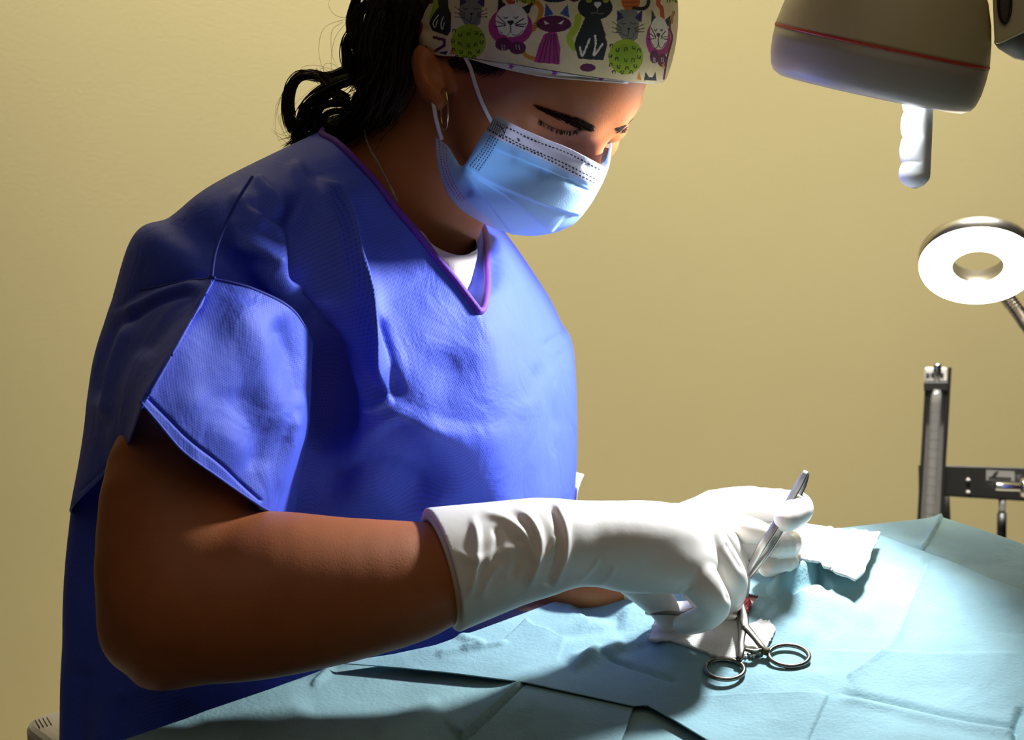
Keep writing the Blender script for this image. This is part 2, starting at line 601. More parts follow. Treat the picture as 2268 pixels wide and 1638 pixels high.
class Paint:
    """flat print laid into a colour attribute; coordinates go through fx, fy to pixels"""
    def __init__(s, x, y, base, ox=0, oy=0, sc=1.0):
        s.x = (x - ox) * sc; s.y = (y - oy) * sc
        s.c = np.tile(np.array(srgb(base)[:3]), (len(x), 1))
    def put(s, m, col):
        s.c[m] = srgb(col)[:3]
    def ell(s, cx, cy, rx, ry, col):
        s.put(((s.x - cx) / rx) ** 2 + ((s.y - cy) / ry) ** 2 < 1, col)
    def poly(s, P, col):
        P = np.asarray(P, float); ins = np.zeros(len(s.x), bool)
        bb = (s.x >= P[:, 0].min()) & (s.x <= P[:, 0].max()) & (s.y >= P[:, 1].min()) & (s.y <= P[:, 1].max())
        x, y = s.x[bb], s.y[bb]; r = np.zeros(len(x), bool)
        for (ax, ay), (bx, by) in zip(P, np.roll(P, -1, 0)):
            c = (ay > y) != (by > y)
            r ^= c & (x < (bx - ax) * (y - ay) / ((by - ay) if by != ay else 1e-9) + ax)
        ins[bb] = r
        s.put(ins, col)
    def line(s, P, w, col, smooth=True, dash=None):
        P = np.asarray(P, float)
        if smooth and len(P) > 2:
            P = arc(P, 8 * len(P))
        lo = P.min(0) - w; hi = P.max(0) + w
        bb = (s.x > lo[0]) & (s.x < hi[0]) & (s.y > lo[1]) & (s.y < hi[1])
        x, y = s.x[bb], s.y[bb]; best = np.full(len(x), 1e9); pos = np.zeros(len(x)); L = 0
        for (ax, ay), (bx, by) in zip(P[:-1], P[1:]):
            dx, dy = bx - ax, by - ay; l = math.hypot(dx, dy) + 1e-9
            t = np.clip(((x - ax) * dx + (y - ay) * dy) / l ** 2, 0, 1)
            d = np.hypot(x - ax - t * dx, y - ay - t * dy)
            m = d < best; best = np.where(m, d, best); pos = np.where(m, L + t * l, pos); L += l
        ok = best < w / 2
        if dash:
            ok &= (pos % dash) < dash * 0.6
        ins = np.zeros(len(s.x), bool); ins[bb] = ok
        s.put(ins, col)


def bb(x0, y0, x1, y1, d0, d1):
    q = CA(np.array([(x, y, d) for x in (x0, x1) for y in (y0, y1) for d in (d0, d1)], float))
    return q.min(0), q.max(0)

# ------------------------------------------------------------------ the room


def slab(name, lo, hi, material):
    b = MB(); lo = np.array(lo, float); hi = np.array(hi, float); c = (lo + hi) / 2; e = (hi - lo) / 2
    b.box(c, [e[0], 0, 0], [0, e[1], 0], [0, 0, e[2]])
    o = b.build(name, material, smooth=False); o['kind'] = 'structure'
    return o


WALL_Y = 2.12
slab('floor', (-2.2, -1.0, -0.05), (2.2, WALL_Y, 0.0), M['floor'])
slab('wall_back', (-2.2, WALL_Y, -0.05), (2.2, WALL_Y + 0.1, 2.6), M['wall'])

# ------------------------------------------------------------------ the person
person = empty('person', W(620, 1900, 1.50) * [1, 1, 0] + [0, 0, 0.66],
               'seated person in blue short sleeved gown, patterned cap and face mask, bending over gloved hands', 'person')

FH = np.array([.579, .732, -.36]); FH /= np.linalg.norm(FH)
LH = np.array([.70, -.22, .68]); LH -= FH * (LH @ FH); LH /= np.linalg.norm(LH)
UH = np.cross(FH, LH)
HAX = np.stack([FH, LH, UH])
H0 = C(1350, 290, 1.385) - FH * .10 - UH * .035


def hp(f, l, u):
    return H0 + (f * FH + l * LH + u * UH) * 0.01


def cm(*a):
    return np.array(a, np.float32) * 0.01


def head_sdf(p):
    d = s_ell(p, hp(0.9, 0, 4.3), HAX, cm(9.0, 6.9, 8.0))
    d = smin(d, s_ell(p, hp(3.2, 0, -1.6), HAX, cm(6.0, 5.7, 6.2)), .015)
    for s in (-1, 1):
        d = smin(d, s_cone(p, hp(9.0, s * 1.2, 3.1), hp(7.6, s * 4.2, 3.2), .0075, .008), .012)
        d = smin(d, s_ell(p, hp(6.3, s * 4.4, -1.0), HAX, cm(2.3, 1.7, 1.9)), .015)
        d = smax(d, -s_ell(p, hp(9.9, s * 3.1, 1.1), HAX, cm(1.7, 1.9, 1.25)), .012)
        d = smin(d, s_ell(p, hp(7.7, s * 3.15, 1.35), HAX, cm(1.45, 1.7, 1.25)), .003)
        d = smin(d, s_cone(p, hp(1.2, s * 5.0, -3.8), hp(6.2, s * 1.4, -5.9), .013, .011), .015)
        d = smin(d, s_ell(p, hp(9.5, s * 1.0, -1.0), HAX, cm(.8, .6, .6)), .006)
    d = smin(d, s_cone(p, hp(9.1, 0, 2.6), hp(10.7, 0, -.7), .0060, .0075), .010)
    d = smin(d, s_ell(p, hp(7.2, 0, -3.4), HAX, cm(1.6, 2.4, 2.2)), .012)
    d = smin(d, s_ell(p, hp(6.6, 0, -5.8), HAX, cm(1.3, 1.8, 1.1)), .012)
    return d


# near ear, flat against the head, long axis down the picture
EAR_A = C(926, 104, 1.380); EAR_B = C(975, 238, 1.378)
EU = (EAR_B - EAR_A); EAR_L = np.linalg.norm(EU); EU = EU / EAR_L
EN = -LH - EU * (-LH @ EU); EN /= np.linalg.norm(EN)
EW = np.cross(EU, EN)
EAX = np.stack([EU, EW, EN])


def ear_sdf(p):
    d = s_ell(p, (EAR_A + EAR_B) / 2 - EW * .000, EAX, np.array([EAR_L * .53, .0125, .0070], np.float32))
    d = np.minimum(d, s_ell(p, (EAR_A + EAR_B) / 2 - EN * .008, EAX, np.array([EAR_L * .35, .008, .010], np.float32)))
    d = smax(d, -s_ell(p, C(966, 158, 1.370), EAX, np.array([.0120, .0072, .0055], np.float32)), .003)
    d = smin(d, s_ell(p, C(968, 222, 1.374), EAX, np.array([.007, .0065, .0045], np.float32)), .004)
    return d


ARM_NEAR_UP = [(500, 700, 1.37, 100), (450, 860, 1.345, 112), (402, 1060, 1.302, 166), (391, 1250, 1.278, 180)]
ARM_NEAR_LOW = [(402, 1325, 1.272, 180), (480, 1328, 1.270, 182), (600, 1315, 1.272, 182), (750, 1306, 1.278, 160), (900, 1288, 1.288, 134),
                (1000, 1263, 1.296, 104), (1120, 1235, 1.306, 86), (1243, 1204, 1.316, 76)]
ARM_FAR = [(1110, 660, 1.60, 70), (1130, 900, 1.60, 80), (1105, 1240, 1.53, 75), (1200, 1284, 1.46, 62), (1290, 1290, 1.425, 56), (1390, 1282, 1.425, 48), (1480, 1215, 1.442, 44)]


def body_sdf(p):
    d = head_sdf(p)
    d = smin(d, ear_sdf(p), .005)
    n = s_cone(p, hp(-2.5, 0, -1.0), C(905, 430, 1.47), .056, .052)
    n = smin(n, s_cone(p, C(905, 430, 1.47), C(862, 560, 1.505), .052, .058), .01)
    d = smin(d, n, .014)
    t = s_cone(p, C(835, 770, 1.56), C(800, 1270, 1.56), .064, .075)
    t = smin(t, s_cone(p, C(840, 620, 1.53), C(520, 690, 1.41), .052, .028), .03)
    t = smin(t, s_cone(p, C(850, 640, 1.56), C(1090, 680, 1.62), .045, .022), .03)
    d = smin(d, t, .03)
    d = smin(d, chain(p, ARM_NEAR_UP, .002), .015)
    d = smin(d, chain(p, ARM_NEAR_LOW, .002), .008)
    d = smin(d, s_cone(p, C(310, 1408, 1.275), C(345, 1420, 1.275), .0200, .026), .02)
    d = smin(d, chain(p, ARM_FAR, .005), .015)
    # hands inside the gloves
    d = smin(d, chain(p, [(1243, 1204, 1.315, 74), (1400, 1212, 1.335, 70), (1540, 1215, 1.355, 42)], .004), .004)
    d = smin(d, chain(p, [(1480, 1215, 1.445, 40), (1600, 1160, 1.45, 40)], .004), .004)
    return d


V, Q = surfnet(body_sdf, *bb(190, -400, 1640, 1700, 1.19, 1.72), .0023)
V = smooth_verts(V, Q, 3)
body = mk('body', toW(V), Q, M['skin'], person, flip=True)


def face_at(px, py, off=0.0):
    """points lying on the skin under pixels, lifted towards the viewer"""
    d = march(head_sdf, px, py, 1.2)
    return CA(np.stack([px, py, d - off], -1))


def strands(name, curves, radius, material, parent, taper=True):
    """fine hairs as three-sided tapering tubes, one part"""
    Vs, Fs, base = [], [], 0
    by = {}
    for P in curves:
        by.setdefault(len(P), []).append(np.asarray(P, float))
    for m, L in by.items():
        P = np.stack(L)                                   # (k, m, 3)
        T = np.gradient(P, axis=1); T /= np.maximum(np.linalg.norm(T, axis=2, keepdims=True), 1e-12)
        A = np.cross(T, np.array([.31, .93, .22])); A /= np.maximum(np.linalg.norm(A, axis=2, keepdims=True), 1e-9); Bn = np.cross(T, A)
        t = np.linspace(0, 1, m); r = radius * (np.maximum(.12, 1 - t ** 3) if taper else np.ones(m))
        th_ = np.arange(3) / 3 * 2 * math.pi
        V = P[:, :, None] + r[None, :, None, None] * (np.cos(th_)[:, None] * A[:, :, None] + np.sin(th_)[:, None] * Bn[:, :, None])
        g = grid_faces(m, 3, True)
        Fs.append((np.arange(len(L))[:, None, None] * (m * 3) + g[None] + base).reshape(-1, 4))
        Vs.append(V.reshape(-1, 3)); base += len(L) * m * 3
    return mk(name, np.concatenate(Vs), np.concatenate(Fs), material, parent)


rng = np.random.default_rng(4)
# eyebrows: many short hairs lying on the skin
for nm, P, wd in (('eyebrow', [(1192, 238), (1225, 252), (1262, 266), (1295, 279), (1318, 287)], [3, 7, 9.5, 11, 7]),
                  ('eyebrow', [(1364, 290), (1382, 286), (1398, 276), (1409, 262)], [6, 8, 7, 4])):
    P = np.array(P, float); hairs = []
    t = rng.random(520)
    c = crs(P, 200)[(t * 199).astype(int)]; ww = crs(np.array(wd, float)[:, None], 200)[(t * 199).astype(int), 0]
    T = np.gradient(crs(P, 200), axis=0)[(t * 199).astype(int)]; T /= np.linalg.norm(T, axis=1)[:, None]
    N = np.stack([-T[:, 1], T[:, 0]], 1)
    s = rng.uniform(-1, 1, 520)
    a = c + N * (s * ww)[:, None]
    sgn = -1 if P[0, 0] < 1340 else 1
    b = a + sgn * T * 13 - N * (5 * np.sign(s) * np.abs(s))[:, None] * 0.6 + rng.normal(0, 1.8, (520, 2))
    mid = (a + b) / 2
    A_, M_, B_ = (face_at(q[:, 0], q[:, 1], .0006) for q in (a, mid, b))
    ok = (A_[:, 2] < 1.47) & (B_[:, 2] < 1.47) & (np.linalg.norm(A_ - B_, axis=1) < .018) & (np.linalg.norm(A_ - M_, axis=1) < .012)
    strands(nm, [toW(np.stack(k)) for k, o in zip(zip(A_, M_, B_), ok) if o], .00016, M['brow'], person)
# closed lid: lash line and lashes
P = crs(np.array([(1194, 264), (1215, 278), (1240, 288), (1266, 290), (1288, 284)], float), 60)
L_ = face_at(P[:, 0], P[:, 1], .0006)
hairs = [toW(L_)[:]]
for k in range(120):
    i = int(rng.integers(0, 60)); a = L_[i]
    dx = (P[i, 0] - 1245) * .05
    b = face_at(np.array([P[i, 0] + dx - 3 + rng.normal(0, 1.5)]), np.array([P[i, 1] + 10 + rng.normal(0, 2)]), .0035)[0]
    hairs.append(toW(np.stack([a, (a + b) / 2 - [0, -.0008, .0012], b])))
strands('eyelashes', hairs, .00017, M['brow'], person, True)

# ------------------------------------------------------------------ cap
edge = [(905, -70, 1.485), (905, 30, 1.44), (917, 104, 1.405), (962, 121, 1.378), (1030, 127, 1.362), (1120, 139, 1.350), (1200, 152, 1.346),
        (1300, 168, 1.350), (1400, 180, 1.372), (1456, 184, 1.400), (1471, 180, 1.420), (1476, 160, 1.45), (1440, 110, 1.50), (1330, 50, 1.54),
        (1180, -10, 1.565), (1040, -60, 1.57), (940, -90, 1.54)]
edge = np.array(edge, float)
fd = march(head_sdf, edge[:10, 0], edge[:10, 1], 1.2)
edge[:10, 2] = np.minimum(edge[:10, 2], np.where(fd < 1.47, fd, 9) - .0035)
E3 = CA(edge)
EE = crs(E3, 900, True)
w = np.ones(900); w[int(900 * 10.7 / 17):int(900 * 16.5 / 17)] = 0.15      # dense rows only where the print shows
cw = np.r_[0, np.cumsum(w)]; sel = np.interp(np.linspace(0, cw[-1], 761)[:-1], cw, np.arange(901))
EE = np.stack([np.interp(sel, np.arange(900), EE[:, k], period=900) for k in range(3)], 1)
cen = CA(np.array([[1195, 60, 1.455]]))[0]; crown = CA(np.array([[1290, -260, 1.36]]))[0]
ts = np.r_[np.linspace(0, .95, 250), np.linspace(.97, 1.50, 40)]
G = cen + (EE - cen)[None] * np.cos(ts)[:, None, None] ** .82 + (crown - cen) * np.sin(ts)[:, None, None]
x, y = pix(G)
N_ = grid_normals(G, True)
if (N_[5, 200] @ [0, 0, 1]) > 0:
    N_ = -N_
h = ridges(x, y, [([(955, 122), (935, 60), (930, 0)], .0025, 14, 'g'), ([(1130, 140), (1080, 80), (1060, 0)], .0012, 18, 'g'),
                  ([(1480, 150), (1440, 90), (1430, 0)], .0012, 14, 'g'), ([(920, 60), (980, 72), (1060, 60)], -.0014, 12, 'g')])
G = G + N_ * h[..., None] * .8
x, y = pix(G)
pt = Paint(x.ravel(), y.ravel(), '#DCC898', 900, 0, 3.78)
K, PUR, MAG, LIME, ORG, GRY = '#20201C', '#5A183E', '#A52E6E', '#98AE12', '#C98016', '#7A7768'
WH = '#E0D8C4'
pt.line([(60, -20), (130, 60), (90, 150), (122, 220), (95, 300), (70, 360)], 36, MAG); pt.ell(190, 5, 48, 28, PUR)
pt.line([(250, -20), (240, 60), (212, 150)], 44, LIME)
pt.poly([(262, -20), (350, -20), (352, 60), (376, 120), (370, 262), (342, 300), (215, 255), (190, 190), (225, 120), (268, 60)], K)
pt.line([(268, 125), (225, 190), (240, 228), (262, 170)], 9, WH); pt.line([(312, 140), (290, 195), (300, 245), (318, 190)], 9, WH)
pt.line([(232, 312), (318, 335), (318, 380), (245, 425)], 26, PUR, False)
pt.poly([(148, 420), (166, 375), (190, 430)], '#242447'); pt.poly([(260, 440), (350, 425), (330, 460)], '#242447')


def grey_cat(ox, oy):
    pt.poly([(ox - 95, oy - 110), (ox - 70, oy - 150), (ox + 60, oy - 150), (ox + 95, oy - 90), (ox + 75, oy + 90), (ox + 20, oy + 130), (ox - 60, oy + 95), (ox - 105, oy + 20)], GRY)
    pt.poly([(ox - 100, oy - 55), (ox - 95, oy - 150), (ox - 40, oy - 85)], '#38265E'); pt.poly([(ox + 50, oy - 85), (ox + 115, oy - 150), (ox + 105, oy - 40)], '#38265E')
    pt.ell(ox - 25, oy + 245, 145, 148, LIME)
    pt.ell(ox - 20, oy + 225, 95, 90, '#86A010')
    for i, (a, b) in enumerate([(-120, 150), (-70, 190), (0, 180), (70, 170), (110, 190), (-130, 240), (-75, 260), (0, 275), (60, 270), (110, 250), (-125, 310), (-60, 330),
                                (10, 340), (80, 325), (-100, 370), (-30, 375), (45, 372)]):
        s = 1 if i % 2 else -1
        pt.line([(ox - 25 + a - 11, oy + b - 14 * s), (ox - 25 + a - 8, oy + b + 8 * s), (ox - 25 + a + 8, oy + b + 8 * s), (ox - 25 + a + 12, oy + b - 12 * s)], 9, '#2A330C')
    pt.poly([(ox - 17, oy + 5), (ox + 17, oy + 5), (ox, oy + 30)], K)
    pt.line([(ox, oy + 30), (ox - 10, oy + 70), (ox - 60, oy + 55)], 4.5, K); pt.line([(ox, oy + 30), (ox - 10, oy + 90), (ox + 40, oy + 80), (ox + 35, oy + 45)], 4.5, K)
    for q in (-25, 5, 30):
        pt.line([(ox - 55, oy + 25 + q * .6), (ox - 140, oy + q * 1.6 - 10)], 6, K); pt.line([(ox + 50, oy + 22 + q * .5), (ox + 130, oy + q * 1.2)], 6, K)
    for q in (-45, 40):
        pt.line([(ox + q - 24, oy - 40), (ox + q, oy - 28), (ox + q + 22, oy - 36)], 6, K)


pt.poly([(365, 455), (392, 360), (440, 460)], ORG); grey_cat(545, 105)
pt.line([(1035, 40), (1085, 20), (1128, 70), (1110, 160), (1062, 245)], 42, ORG); pt.line([(975, 430), (1010, 470), (1070, 490)], 34, ORG)
pt.line([(850, -20), (880, 30)], 50, '#C24420')


def ring_cat(cx, cy, k):
    """white faced cat curled in a magenta body, k squeezes it sideways"""
    q = lambda a, b: (cx + a * k, cy + b)
    pt.ell(cx, cy + 10, 185 * k, 160, MAG)
    pt.poly([q(-110, -110), q(-100, -245), q(-35, -170)], K); pt.poly([q(70, -140), q(190, -195), q(150, -95)], K)
    pt.ell(cx + 10 * k, cy - 45, 135 * k, 135, WH); pt.ell(cx + 5 * k, cy + 35, 105 * k, 60, WH)
    pt.ell(cx - 60 * k, cy + 155, 68 * k, 55, PUR); pt.ell(cx + 58 * k, cy + 185, 72 * k, 55, PUR)
    for a in (-75, -55, 45, 70):
        pt.line([q(a, 160), q(a + 8, 200)], 4, WH)
    pt.ell(cx - 12 * k, cy - 30, 16 * k, 14, K); pt.ell(cx + 12 * k, cy - 30, 16 * k, 14, K); pt.poly([q(-26, -26), q(26, -26), q(0, 0)], K)
    pt.line([q(0, 0), q(-5, 55), q(-45, 85), q(-90, 45)], 6, K); pt.line([q(0, 0), q(10, 65), q(55, 80), q(105, 40)], 6, K)
    for a, b, c, d in ((-40, -15, -110, -85), (-40, 0, -140, 10), (-45, -8, -130, -40)):
        pt.line([q(a, b), q(c, d)], 8, K); pt.line([q(-a, b), q(-c, d + (25 if d < 0 else 0))], 8, K)
    for a in (-40, 45):
        pt.line([q(a - 18, -72), q(a, -62), q(a + 16, -74)], 8, K)


ring_cat(872, 215, 1.0)
pt.ell(1240, -6, 95, 26, '#1C1C30')
pt.poly([(1155, 140), (1168, 25), (1235, 120)], '#3A5088'); pt.poly([(1285, 115), (1350, 35), (1366, 150)], '#3A5088')
pt.poly([(1150, 290), (1200, 265), (1262, 275), (1290, 400), (1282, 540), (1070, 520), (1105, 390)], MAG)
for a in (1110, 1150, 1195, 1240, 1270):
    pt.line([(1160 + (a - 1160) * .4 + 40, 290), (a, 520)], 11, PUR)
pt.ell(1235, 200, 146, 70, '#5E143F')
for sx, e in ((1175, 1), (1290, -1)):
    pt.poly([(sx - 28 * e, 170), (sx + 22 * e, 198), (sx - 12 * e, 205)], WH)
for b in (190, 215, 240):
    pt.line([(1130, 210), (1065, b)], 5, K); pt.line([(1330, 215), (1385, b + 8)], 5, K)
pt.line([(1440, 140), (1425, 220), (1375, 300), (1372, 350), (1410, 400)], 56, '#A9BC22')
pt.ell(1580, 60, 146, 106, K); pt.ell(1545, 370, 136, 130, K); pt.poly([(1500, 140), (1620, 140), (1672, 300), (1430, 300)], K); pt.poly([(1412, 400), (1672, 400), (1650, 505), (1440, 490)], K)
pt.ell(1588, 32, 18, 16, WH); pt.ell(1614, 32, 18, 16, WH); pt.poly([(1570, 38), (1632, 38), (1600, 70)], WH)
pt.ell(1530, 0, 26, 24, '#A0A028'); pt.ell(1670, 0, 26, 24, '#A0A028')
pt.line([(1600, 70), (1595, 105), (1550, 110)], 5, GRY); pt.line([(1600, 70), (1605, 112), (1650, 112)], 5, GRY)
pt.line([(1535, 325), (1505, 400), (1472, 466), (1452, 395)], 16, WH); pt.line([(1580, 295), (1585, 370), (1570, 465), (1642, 370)], 16, WH)
pt.poly([(1795, -20), (1960, -20), (1950, 60), (1900, 108), (1840, 100), (1805, 40)], '#CC6414'); pt.line([(1810, 20), (1950, 14)], 10, '#A8441A'); pt.line([(1820, 55), (1940, 50)], 10, '#A8441A')
pt.line([(2032, -20), (2020, 45), (1980, 72), (1905, 70)], 30, K)
pt.line([(2118, -20), (2108, 30), (2135, 70), (2145, 150)], 36, '#B83C1C')
grey_cat(1862, 230)
ring_cat(2110, 320, .56)
pt.line([(2242, 100), (2205, 220), (2225, 320), (2185, 480), (2155, 660)], 16, PUR); pt.line([(2232, 100), (2225, 190)], 18, ORG)
pt.ell(1518, 566, 66, 34, PUR); pt.poly([(1925, 665), (1950, 600), (1968, 670)], ORG)
pt.poly([(1988, 672), (2002, 600), (2032, 645), (2062, 645), (2086, 600), (2096, 675)], K)
pt.poly([(2140, 540), (2165, 520), (2150, 590)], ORG)
# the print goes on over the crown, above the picture's edge
for r_ in range(1, 5):
    for i_ in range(-1, 8):
        ox_, oy_ = 250 + 320 * i_ + 150 * (r_ % 2), -95 - 330 * (r_ - 1)
        k_ = (i_ + 2 * r_) % 4
        if k_ == 0:
            grey_cat(ox_, oy_ - 270)
        elif k_ == 1:
            ring_cat(ox_, oy_ - 130, .8)
        elif k_ == 2:
            pt.ell(ox_, oy_ - 230, 80, 62, K); pt.poly([(ox_ - 40, oy_ - 190), (ox_ + 40, oy_ - 190), (ox_ + 95, oy_ - 20), (ox_ - 95, oy_ - 20)], K)
            pt.line([(ox_ - 30, oy_ - 110), (ox_ - 35, oy_ - 40), (ox_ - 5, oy_ - 110)], 12, WH); pt.poly([(ox_ - 20, oy_ - 235), (ox_ + 20, oy_ - 235), (ox_, oy_ - 212)], WH)
        else:
            pt.ell(ox_, oy_ - 230, 100, 50, '#5E143F'); pt.poly([(ox_ - 50, oy_ - 185), (ox_ + 50, oy_ - 185), (ox_ + 85, oy_ - 15), (ox_ - 85, oy_ - 15)], MAG)
            pt.line([(ox_ + 110, oy_ - 150), (ox_ + 140, oy_ - 80), (ox_ + 95, oy_ - 20)], 32, ORG)
cap = mk('surgical_cap', toW(G.reshape(-1, 3)), grid_faces(len(ts), 760, True), M['cap'], person, col=pt.c)
cap['label'] = 'cotton cap printed with colourful cats'
# turned-out lining below the cap edge
top = E3[4:11]; 
low = (np.array([(1030, 128, 1.364), (1090, 146, 1.356), (1150, 161, 1.351), (1215, 171, 1.350), (1300, 178, 1.354), (1380, 184, 1.370), (1440, 185, 1.396)], float))
low[:, 2] = np.minimum(9, np.where((fd2 := march(head_sdf, low[:, 0], low[:, 1], 1.2)) < 1.47, fd2, low[:, 2] + .0018) - .0018)
low = CA(low)
Gl = coons(top[:6] + [0, 0, .0012], low[[0, 1, 2, 3, 4, 5]] + [0, 0, -.001], [top[0] + [0, 0, .0012], low[0] + [0, 0, -.001]], [top[5] + [0, 0, .0012], low[5] + [0, 0, -.001]], 220, 26)
x, y = pix(Gl)
pl = Paint(x.ravel(), y.ravel(), '#DCD8D2', 900, 0, 3.78)
for cx_, cy_, r in ((690, 485, 38), (1060, 525, 32), (880, 555, 32), (1240, 607, 36), (1440, 590, 24), (1625, 655, 30), (1330, 560, 20)):
    st = [(cx_ + (r if k % 2 == 0 else r * .42) * math.cos(k * math.pi / 5 - 1.2), cy_ + (r if k % 2 == 0 else r * .42) * math.sin(k * math.pi / 5 - 1.2)) for k in range(10)]
    pl.poly(st, '#9A3AA8')
cl = mk('cap_lining', toW(Gl.reshape(-1, 3)), grid_faces(26, 220), M['lining'], cap, col=pl.c); thicken(cl, .0008)
cl['label'] = 'white star-printed lining turned out below the cap edge'

# ------------------------------------------------------------------ hair
def hair_sdf(p):
    d = s_ell(p, hp(-3.2, 0, 2.2), HAX, cm(7.0, 7.0, 8.0))
    d = smin(d, chain(p, [(910, -90, 1.45, 110), (890, 20, 1.43, 62), (884, 110, 1.425, 48), (862, 200, 1.43, 44), (812, 272, 1.45, 24)], .01), .012)
    d = smin(d, chain(p, [(862, 200, 1.425, 42), (806, 252, 1.445, 26), (750, 284, 1.46, 14), (690, 306, 1.47, 8)], .01), .01)
    # lies in locks
    d = d + .0022 * np.sin(p[:, 0] * 900 + 5 * np.sin(p[:, 1] * 60)) * np.sin(p[:, 2] * 500 + p[:, 1] * 150)
    cut = -(p - hp(1.3, 0, 0).astype(np.float32)) @ (-FH).astype(np.float32)
    return smax(d, cut, .006)


V, Q = surfnet(hair_sdf, *bb(640, -330, 1250, 420, 1.33, 1.62), .0024)
hair = mk('hair', toW(V), Q, M['hair'], person, flip=True)
hair['label'] = 'dark curly ponytail hanging from under the cap'
guides = [  # (points px/py/depth, spread px, count)
    ([(775, 150, 1.46), (722, 170, 1.465), (672, 165, 1.47), (645, 190, 1.472), (637, 235, 1.47), (645, 280, 1.47), (672, 316, 1.47)], 8, 70),
    ([(800, 168, 1.44), (745, 188, 1.45), (700, 215, 1.455), (672, 250, 1.46), (668, 300, 1.465)], 9, 60),
    ([(790, -10, 1.46), (778, 40, 1.455), (786, 90, 1.45), (815, 130, 1.445), (830, 180, 1.44)], 8, 60),
    ([(830, -10, 1.44), (800, 20, 1.44), (788, 60, 1.44), (795, 110, 1.435), (822, 150, 1.43)], 9, 60),
    ([(786, 60, 1.45), (770, 90, 1.455), (768, 130, 1.455), (778, 165, 1.45), (800, 195, 1.44)], 7, 50),
    ([(860, 10, 1.40), (815, 60, 1.41), (795, 120, 1.42), (790, 170, 1.43), (812, 205, 1.43)], 10, 60),
    ([(720, 190, 1.45), (705, 165, 1.46), (722, 172, 1.455), (745, 215, 1.45), (775, 240, 1.44)], 5, 35),
    ([(800, 235, 1.43), (745, 228, 1.44), (712, 236, 1.45), (702, 262, 1.455), (716, 288, 1.455), (742, 290, 1.45)], 6, 50),
    ([(790, 250, 1.43), (760, 246, 1.435), (728, 250, 1.44), (716, 270, 1.445), (730, 282, 1.445)], 5, 35),
    ([(770, 215, 1.44), (735, 205, 1.45), (712, 225, 1.455), (690, 262, 1.46), (688, 300, 1.465)], 6, 40),
    ([(860, 180, 1.40), (820, 215, 1.41), (790, 260, 1.425), (735, 295, 1.45), (665, 318, 1.47)], 14, 90),
    ([(880, 60, 1.39), (862, 120, 1.395), (850, 190, 1.40), (820, 250, 1.42), (770, 288, 1.44)], 26, 150),
    ([(905, 20, 1.385), (890, 100, 1.39), (880, 180, 1.395), (850, 240, 1.41), (810, 285, 1.435)], 20, 120),
    ([(845, 0, 1.41), (830, 80, 1.40), (835, 150, 1.40), (815, 210, 1.415)], 20, 100),
    ([(690, 262, 1.46), (672, 288, 1.465), (660, 312, 1.47), (640, 330, 1.475)], 12, 50),
    ([(655, 180, 1.472), (642, 205, 1.472), (640, 245, 1.47), (650, 285, 1.47)], 6, 40),
]
cur = []; fly = []
for P, spread, n in guides:
    n = int(n * 1.5); spread = spread * 1.2
    B = crs(np.array(P, float), 26); t = np.linspace(0, 1, 26)
    for _ in range(n):
        o = rng.normal(0, spread, 2) * .6; ph = rng.uniform(0, 6.28); am = rng.uniform(0, spread * .35)
        Q_ = B.copy(); e = .6 + .7 * t
        Q_[:, 0] += o[0] * e + am * np.sin(t * 7 + ph); Q_[:, 1] += o[1] * e + am * np.cos(t * 6 + ph)
        Q_[:, 2] += rng.normal(0, spread * .00025)
        cur.append(toW(CA(Q_)))
for P in ([(780, 40), (745, 35), (728, 10), (740, -20)], [(775, 40), (720, 60), (706, 110), (720, 160), (760, 190)], [(770, 45), (740, 90), (735, 160), (760, 200)],
          [(760, 160), (700, 145), (668, 150), (672, 165)], [(650, 170), (632, 200), (610, 240), (625, 290)], [(640, 250), (620, 255), (632, 300), (655, 318)],
          [(640, 320), (615, 300), (600, 290)], [(760, 48), (735, 70), (738, 130), (770, 170)], [(700, 180), (690, 160), (665, 168)], [(655, 300), (622, 298), (596, 282)]):
    B = np.array([(a, b, 1.47) for a, b in P], float)
    fly.append(toW(CA(crs(B, 24))))
for P, spread, n in guides[:12]:
    B = crs(np.array(P, float), 24)
    for _ in range(9):
        Q_ = B.copy(); t = np.linspace(0, 1, 24)
        Q_[:, 0] += rng.normal(0, 16) * (.3 + t) + 7 * np.sin(t * 9 + rng.uniform(0, 6)); Q_[:, 1] += rng.normal(0, 14) * (.3 + t) + 6 * np.sin(t * 8 + rng.uniform(0, 6))
        fly.append(toW(CA(Q_)))
s3 = strands('flyaway_hair', fly, .00013, M['hair'], hair, True); s3['kind'] = 'stuff'
s1 = strands('loose_strands', cur, .00050, M['hair'], hair, True); s1['kind'] = 'stuff'
# fine hair at the temple and nape
cur = []
for _ in range(260):
    t = rng.random(); a = np.array([1000 + 130 * t + rng.normal(0, 8), 126 + 14 * t + rng.uniform(-6, 8)])
    b = a + np.array([-rng.uniform(20, 55), rng.uniform(8, 34)]); m_ = (a + b) / 2 + [rng.normal(0, 3), 6]
    cur.append((a, m_, b))
pts = np.array(cur); Z = face_at(pts[..., 0].ravel(), pts[..., 1].ravel(), .0008).reshape(-1, 3, 3)
Wz = toW(Z)
s2 = strands('temple_hair', [w_ for w_, z in zip(Wz, Z) if z[:, 2].max() < 1.46 and np.ptp(z[:, 2]) < .02], .00022, M['hair'], hair, True); s2['kind'] = 'stuff'

